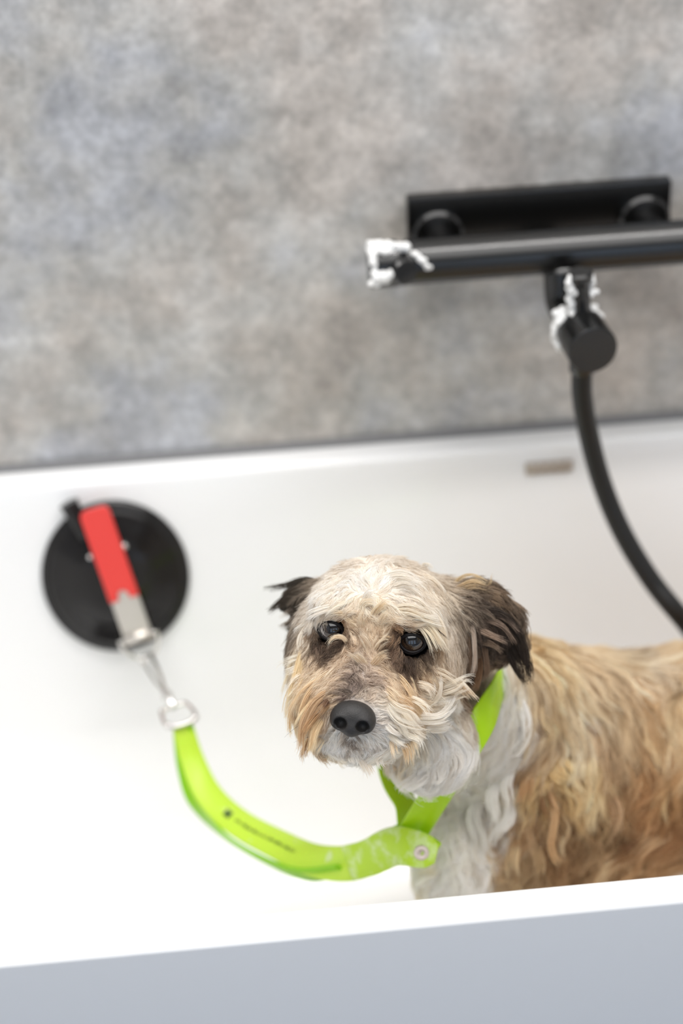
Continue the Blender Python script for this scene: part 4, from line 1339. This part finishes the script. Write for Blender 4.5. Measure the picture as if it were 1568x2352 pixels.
earlocks_near = [
    K([(1035, 1348), (1060, 1326), (1085, 1321), (1110, 1331), (1121, 1340)], 'CDAC7C', 16, .004), K([(1045, 1362), (1085, 1347), (1112, 1352), (1124, 1346)], 'C2A073', 60, .012, clump=.6), K([(1060, 1345), (1090, 1335), (1105, 1340)], 'D3B184', 50, .006), K([(1118, 1350), (1126, 1335), (1130, 1318)], 'C9A878', 12, .003),
    K([(1082, 1390), (1098, 1440), (1107, 1492)], '4A3F38', 30, .004), K([(1070, 1400), (1086, 1450), (1091, 1520), (1084, 1556)], 'A89688', 50, .005, out=.008), K([(1050, 1410), (1062, 1470), (1066, 1540)], '8C7B6C', 70, .008, out=.006), K([(1060, 1420), (1072, 1490), (1078, 1560)], '6B5848', 80, .009, out=.004),
    K([(1175, 1462), (1198, 1500), (1212, 1540), (1213, 1573)], '2C2520', 150, .013, out=.004, clump=.6), K([(1160, 1480), (1173, 1512), (1192, 1550), (1209, 1572)], '2E2723', 80, .007, out=.004, clump=.7), K([(1165, 1485), (1164, 1508), (1148, 1527)], '4A3D33', 30, .003, out=.004),
    K([(1110, 1470), (1118, 1520), (1117, 1562)], '5D4A3B', 40, .005, out=.006), K([(1095, 1500), (1098, 1550), (1088, 1590)], '76583E', 80, .009, out=.004), K([(1120, 1400), (1160, 1420), (1195, 1455)], '78675C', 50, .006, out=.006), K([(1085, 1440), (1130, 1460), (1165, 1475)], '8A7566', 60, .006, out=.008), K([(1090, 1470), (1130, 1480), (1155, 1500)], '84705F', 60, .006, out=.007),
    K([(1110, 1420), (1155, 1440), (1185, 1480)], '6E5E53', 60, .006, out=.007), K([(1100, 1405), (1150, 1408), (1185, 1440)], '3A322D', 90, .010, out=.005), K([(1140, 1405), (1180, 1440), (1205, 1490), (1208, 1530)], '2F2823', 120, .010, out=.002), K([(1050, 1380), (1090, 1385), (1130, 1390)], '554A42', 80, .010, out=.004)]
earlocks_far = [
    K([(722, 1336), (690, 1334), (655, 1345), (601, 1354)], '35312B', 70, .007, z0=1.552), K([(716, 1350), (672, 1364), (640, 1386), (614, 1406)], '3C3630', 140, .011, clump=.85, z0=1.552), K([(702, 1382), (672, 1400), (641, 1421)], '8A8278', 25, .004, z0=1.552), K([(702, 1400), (674, 1420), (660, 1440), (655, 1452)], '625B53', 50, .006, z0=1.552),
    K([(694, 1425), (670, 1450), (664, 1480), (669, 1500)], '4F4A43', 60, .006, z0=1.552), K([(674, 1470), (666, 1490), (650, 1501)], '5b554c', 15, .003, z0=1.552), K([(712, 1400), (700, 1440), (690, 1480)], '746B61', 70, .009, z0=1.552), K([(690, 1440), (676, 1470), (676, 1492)], '6b6359', 50, .006, z0=1.552), K([(700, 1360), (670, 1380), (648, 1392)], '4d463f', 60, .008, z0=1.552),
    K([(712, 1385), (690, 1410), (672, 1445), (662, 1478)], '5a534b', 90, .009, z0=1.552), K([(708, 1400), (684, 1420), (655, 1432), (640, 1440)], '6c645b', 40, .005, z0=1.552), K([(705, 1415), (684, 1450), (668, 1488), (664, 1512)], '4e4740', 80, .008, z0=1.552), K([(700, 1372), (676, 1392), (655, 1412)], '544c45', 80, .009, z0=1.552), K([(700, 1440), (690, 1475), (676, 1500)], '7a7167', 60, .007, z0=1.552)]

FRAY = 1.0
bodylocks = [
    K([(1332, 1725), (1325, 1770), (1315, 1812)], 'F3E0B8', 110, .012, rad=.00024, clump=.5, out=.01), K([(1345, 1730), (1355, 1770), (1350, 1800)], 'E9CFA0', 90, .012, rad=.00024, clump=.5, out=.008), K([(1265, 1755), (1285, 1785), (1318, 1800)], 'E3BE84', 110, .012, rad=.00024, clump=.5, out=.008), K([(1280, 1740), (1305, 1770), (1318, 1795)], 'E6C58E', 100, .012, rad=.00024, clump=.5, out=.008),
    K([(1245, 1505), (1232, 1490), (1224, 1475)], 'D9B683', 90, .012, rad=.00024, clump=.5), K([(1300, 1500), (1285, 1490), (1270, 1492)], 'D9BB8F', 90, .014, rad=.00024, clump=.5), K([(1330, 1515), (1345, 1540), (1360, 1560)], 'A98B68', 60, .008, rad=.00024, clump=.5),
    K([(1215, 1640), (1205, 1690), (1185, 1720), (1160, 1730)], 'D6CEC4', 80, .008, rad=.00024, clump=.5), K([(1190, 1610), (1200, 1660), (1190, 1700)], 'E9E5E0', 120, .013, rad=.00024, clump=.5), K([(1180, 1760), (1160, 1800), (1165, 1850), (1145, 1890)], 'DAD3CB', 90, .010, rad=.00024, clump=.5, out=.008),
    K([(1150, 1780), (1130, 1830), (1140, 1880), (1120, 1930)], 'DED9D2', 90, .010, rad=.00024, clump=.5, out=.008), K([(1100, 1830), (1085, 1880), (1100, 1930), (1085, 1980)], 'E2DED6', 100, .011, rad=.00024, clump=.5, out=.008), K([(1065, 1850), (1050, 1900), (1062, 1950), (1045, 1990)], 'E3E0D9', 100, .011, rad=.00024, clump=.5, out=.008),
    K([(1165, 1830), (1170, 1880), (1140, 1920), (1135, 1980)], 'D9D4CF', 100, .010, rad=.00024, clump=.5, out=.01), K([(1120, 1920), (1110, 1980), (1125, 2030)], 'DAD5CF', 100, .012, rad=.00024, clump=.5, out=.008), K([(1215, 1760), (1205, 1820), (1185, 1870)], 'C69668', 100, .011, rad=.00024, clump=.5, out=.006),
    K([(1255, 1800), (1275, 1870), (1265, 1940), (1280, 1985), (1300, 1992)], 'C59A6E', 80, .007, rad=.00024, clump=.5, out=.012), K([(1235, 1790), (1250, 1850), (1280, 1900)], '8C6B4B', 110, .012, rad=.00024, clump=.5), K([(1190, 1920), (1178, 1975), (1190, 2025)], 'D3B58A', 110, .010, rad=.00024, clump=.5, out=.005), K([(1220, 1930), (1240, 1985), (1230, 2035)], 'C2A27A', 100, .010, rad=.00024, clump=.5, out=.004),
    K([(1015, 1995), (980, 2005), (950, 2015)], 'E9DAC0', 60, .010, rad=.00024, clump=.5), K([(1010, 2005), (975, 2025), (955, 2040)], 'EDE2CF', 60, .010, rad=.00024, clump=.5), K([(1390, 1800), (1420, 1870), (1400, 1950)], 'B39170', 100, .010, rad=.00024, clump=.5, out=.006), K([(1480, 1900), (1440, 1935), (1420, 1945)], '7A573A', 100, .010, rad=.00024, clump=.5), K([(1560, 1905), (1490, 1930), (1430, 1975)], 'CBA176', 110, .012, rad=.00024, clump=.5, out=.008)]
whisk = [K(p, '2A2330', 1, .0003, rad=.00013, out=o_, clump=0) for p, o_ in (([(712, 1650), (690, 1664), (668, 1680), (650, 1698)], .012), ([(730, 1690), (700, 1694), (675, 1703), (647, 1718)], .012), ([(960, 1668), (978, 1690), (992, 1710), (1006, 1736)], .014), ([(965, 1662), (985, 1682), (997, 1697), (1006, 1708)], .014), ([(950, 1600), (970, 1604), (992, 1614)], .014), ([(705, 1700), (696, 1720), (700, 1745), (705, 1762)], .008))]

hair_object('coat', [torso] + [coat_balance(c) for c in bodylocks], dog, 'long wet tan and white coat')
hair_object('head_fur', [crown], dog, 'soaked cream fur on the crown')
hair_object('face_fur', [face] + facelocks, dog, 'wet tan and cream facial hair')
hair_object('eyebrows', brows, dog, 'pointed wet eyebrow tufts')
hair_object('ear_fur', [ears[0]] + [tone_map(c, 0.9) for c in earlocks_near], dog, 'dark brown wet fur of the folded ear')
hair_object('ear_fur', [ears[1]] + earlocks_far, dog, 'dark wet wispy fur of the far ear')
hair_object('whiskers', whisk, dog, 'thin dark whiskers')

# ------------------------------------------------------------------ eyes
M_EYE = mat('eyeball', (0.02, 0.012, 0.008), 0.03, spec=0.6, coat=1.0)
nt, N, L, b = nodes(M_EYE)
tc = N.new('ShaderNodeTexCoord')
gr = N.new('ShaderNodeVectorMath')
gr.operation = 'DISTANCE'
gr.inputs[1].default_value = (0, 0, 1)
nrm = N.new('ShaderNodeVectorMath')
nrm.operation = 'NORMALIZE'
L.new(tc.outputs['Object'], nrm.inputs[0])
L.new(nrm.outputs[0], gr.inputs[0])
rp_ = ramp(nt, gr.outputs['Value'], [(0.58, (0.002, 0.002, 0.003)), (0.64, (0.04, 0.022, 0.012)), (0.88, (0.03, 0.016, 0.009)), (0.95, (0.36, 0.32, 0.30))])
L.new(rp_.outputs[0], b.inputs['Base Color'])
M_LID = mat('dark_eyelid', (0.008, 0.006, 0.006), 0.45, spec=0.25)
for e, gaze in zip(EYES, (unit(-AX_F + 0.18 * AX_X + 0.10 * AX_U), unit(-AX_F + 0.06 * AX_X + 0.12 * AX_U))):
    bm = bmesh.new()
    bmesh.ops.create_uvsphere(bm, u_segments=40, v_segments=24, radius=EYE_R)
    for v in bm.verts:                          # cornea bulge
        z = v.co.z / EYE_R
        if z > 0.75:
            v.co *= 1 + 0.05 * ((z - 0.75) / 0.25)
    o = from_bm('eye', bm, M_EYE, dog)
    q = Vector(gaze).to_track_quat('Z', 'Y')
    o.matrix_basis = Matrix.Translation(Vector(e)) @ q.to_matrix().to_4x4()
    # lids: an almond ring lying on the ball
    ax = unit(HF * 0.92 - AX_F * 0.5 + (0.18 if e is EYES[1] else -0.18) * HX)
    ux = unit(HX - ax * (HX @ ax))
    uy = np.cross(ax, ux)
    if uy @ HU < 0:
        uy = -uy
    ring = []
    for t in range(40):
        a = 2 * math.pi * t / 40
        x, y = 0.0092 * math.cos(a), (0.0066 if math.sin(a) > 0 else 0.0070) * math.sin(a) * (1 - 0.10 * math.cos(a) ** 2)
        zz = math.sqrt(max((EYE_R + 0.0006) ** 2 - x * x - y * y, 1e-9))
        ring.append(e + ux * x + uy * y + ax * zz)
    bm = tube_bm(np.array(ring), 0.0009, 10, True)
    ring2 = [p + (p - (e + ax * EYE_R * 0.8)) * 0.10 - ax * 0.0006 for p in ring]
    tube_bm(np.array(ring2), 0.0010, 10, True, bm)
    from_bm('eyelid', bm, M_LID, dog)['label'] = 'dark eyelid rim'

# ------------------------------------------------------------------ nose
NF = Field((-0.027, -0.02, -0.024), (0.027, 0.022, 0.022), 0.0006)
NF.ell((0, 0.000, 0.002), (0.0175, 0.013, 0.0125), k=0.004)
NF.ell((-0.0095, 0.003, -0.002), (0.0085, 0.0095, 0.0085), k=0.004)
NF.ell((0.0095, 0.003, -0.002), (0.0085, 0.0095, 0.0085), k=0.004)
NF.ell((0, 0.003, -0.007), (0.0075, 0.009, 0.0075), k=0.004)
for s in (-1, 1):
    NF.ell((s * 0.0090, 0.0120, -0.0045), (0.0050, 0.0090, 0.0046), k=0.0015, cut=True)
    NF.cone((s * 0.0095, 0.0125, -0.0055), (s * 0.0168, 0.006, -0.0095), 0.0030, 0.0020, k=0.0012, cut=True)
NF.cone((0, 0.0135, -0.006), (0, 0.0105, -0.017), 0.0007, 0.0008, k=0.0008, cut=True)
nme, nv, nq = NF.mesh('nose')
NR = np.array([[1, 0, 0], [0, math.cos(R_(22)), -math.sin(R_(22))], [0, math.sin(R_(22)), math.cos(R_(22))]])
nco = ((nv * np.array([0.92, 0.95, 0.92])) @ NR.T) @ HM.T + NOSE_C
nme.vertices.foreach_set('co', nco.astype(np.float32).ravel())
nme.update()
M_NOSE = mat('dark_nose_leather', (0.024, 0.022, 0.021), 0.5, spec=0.5)
nt, N, L, b = nodes(M_NOSE)
tc = N.new('ShaderNodeTexCoord')
vo = N.new('ShaderNodeTexVoronoi')
vo.inputs['Scale'].default_value = 1500
L.new(tc.outputs['Object'], vo.inputs['Vector'])
bp = N.new('ShaderNodeBump')
bp.inputs['Strength'].default_value = 0.35
bp.inputs['Distance'].default_value = 0.0006
L.new(vo.outputs['Distance'], bp.inputs['Height'])
L.new(bp.outputs['Normal'], b.inputs['Normal'])
nose = link('nose', nme, M_NOSE, dog)
nose['label'] = 'black wet nose'
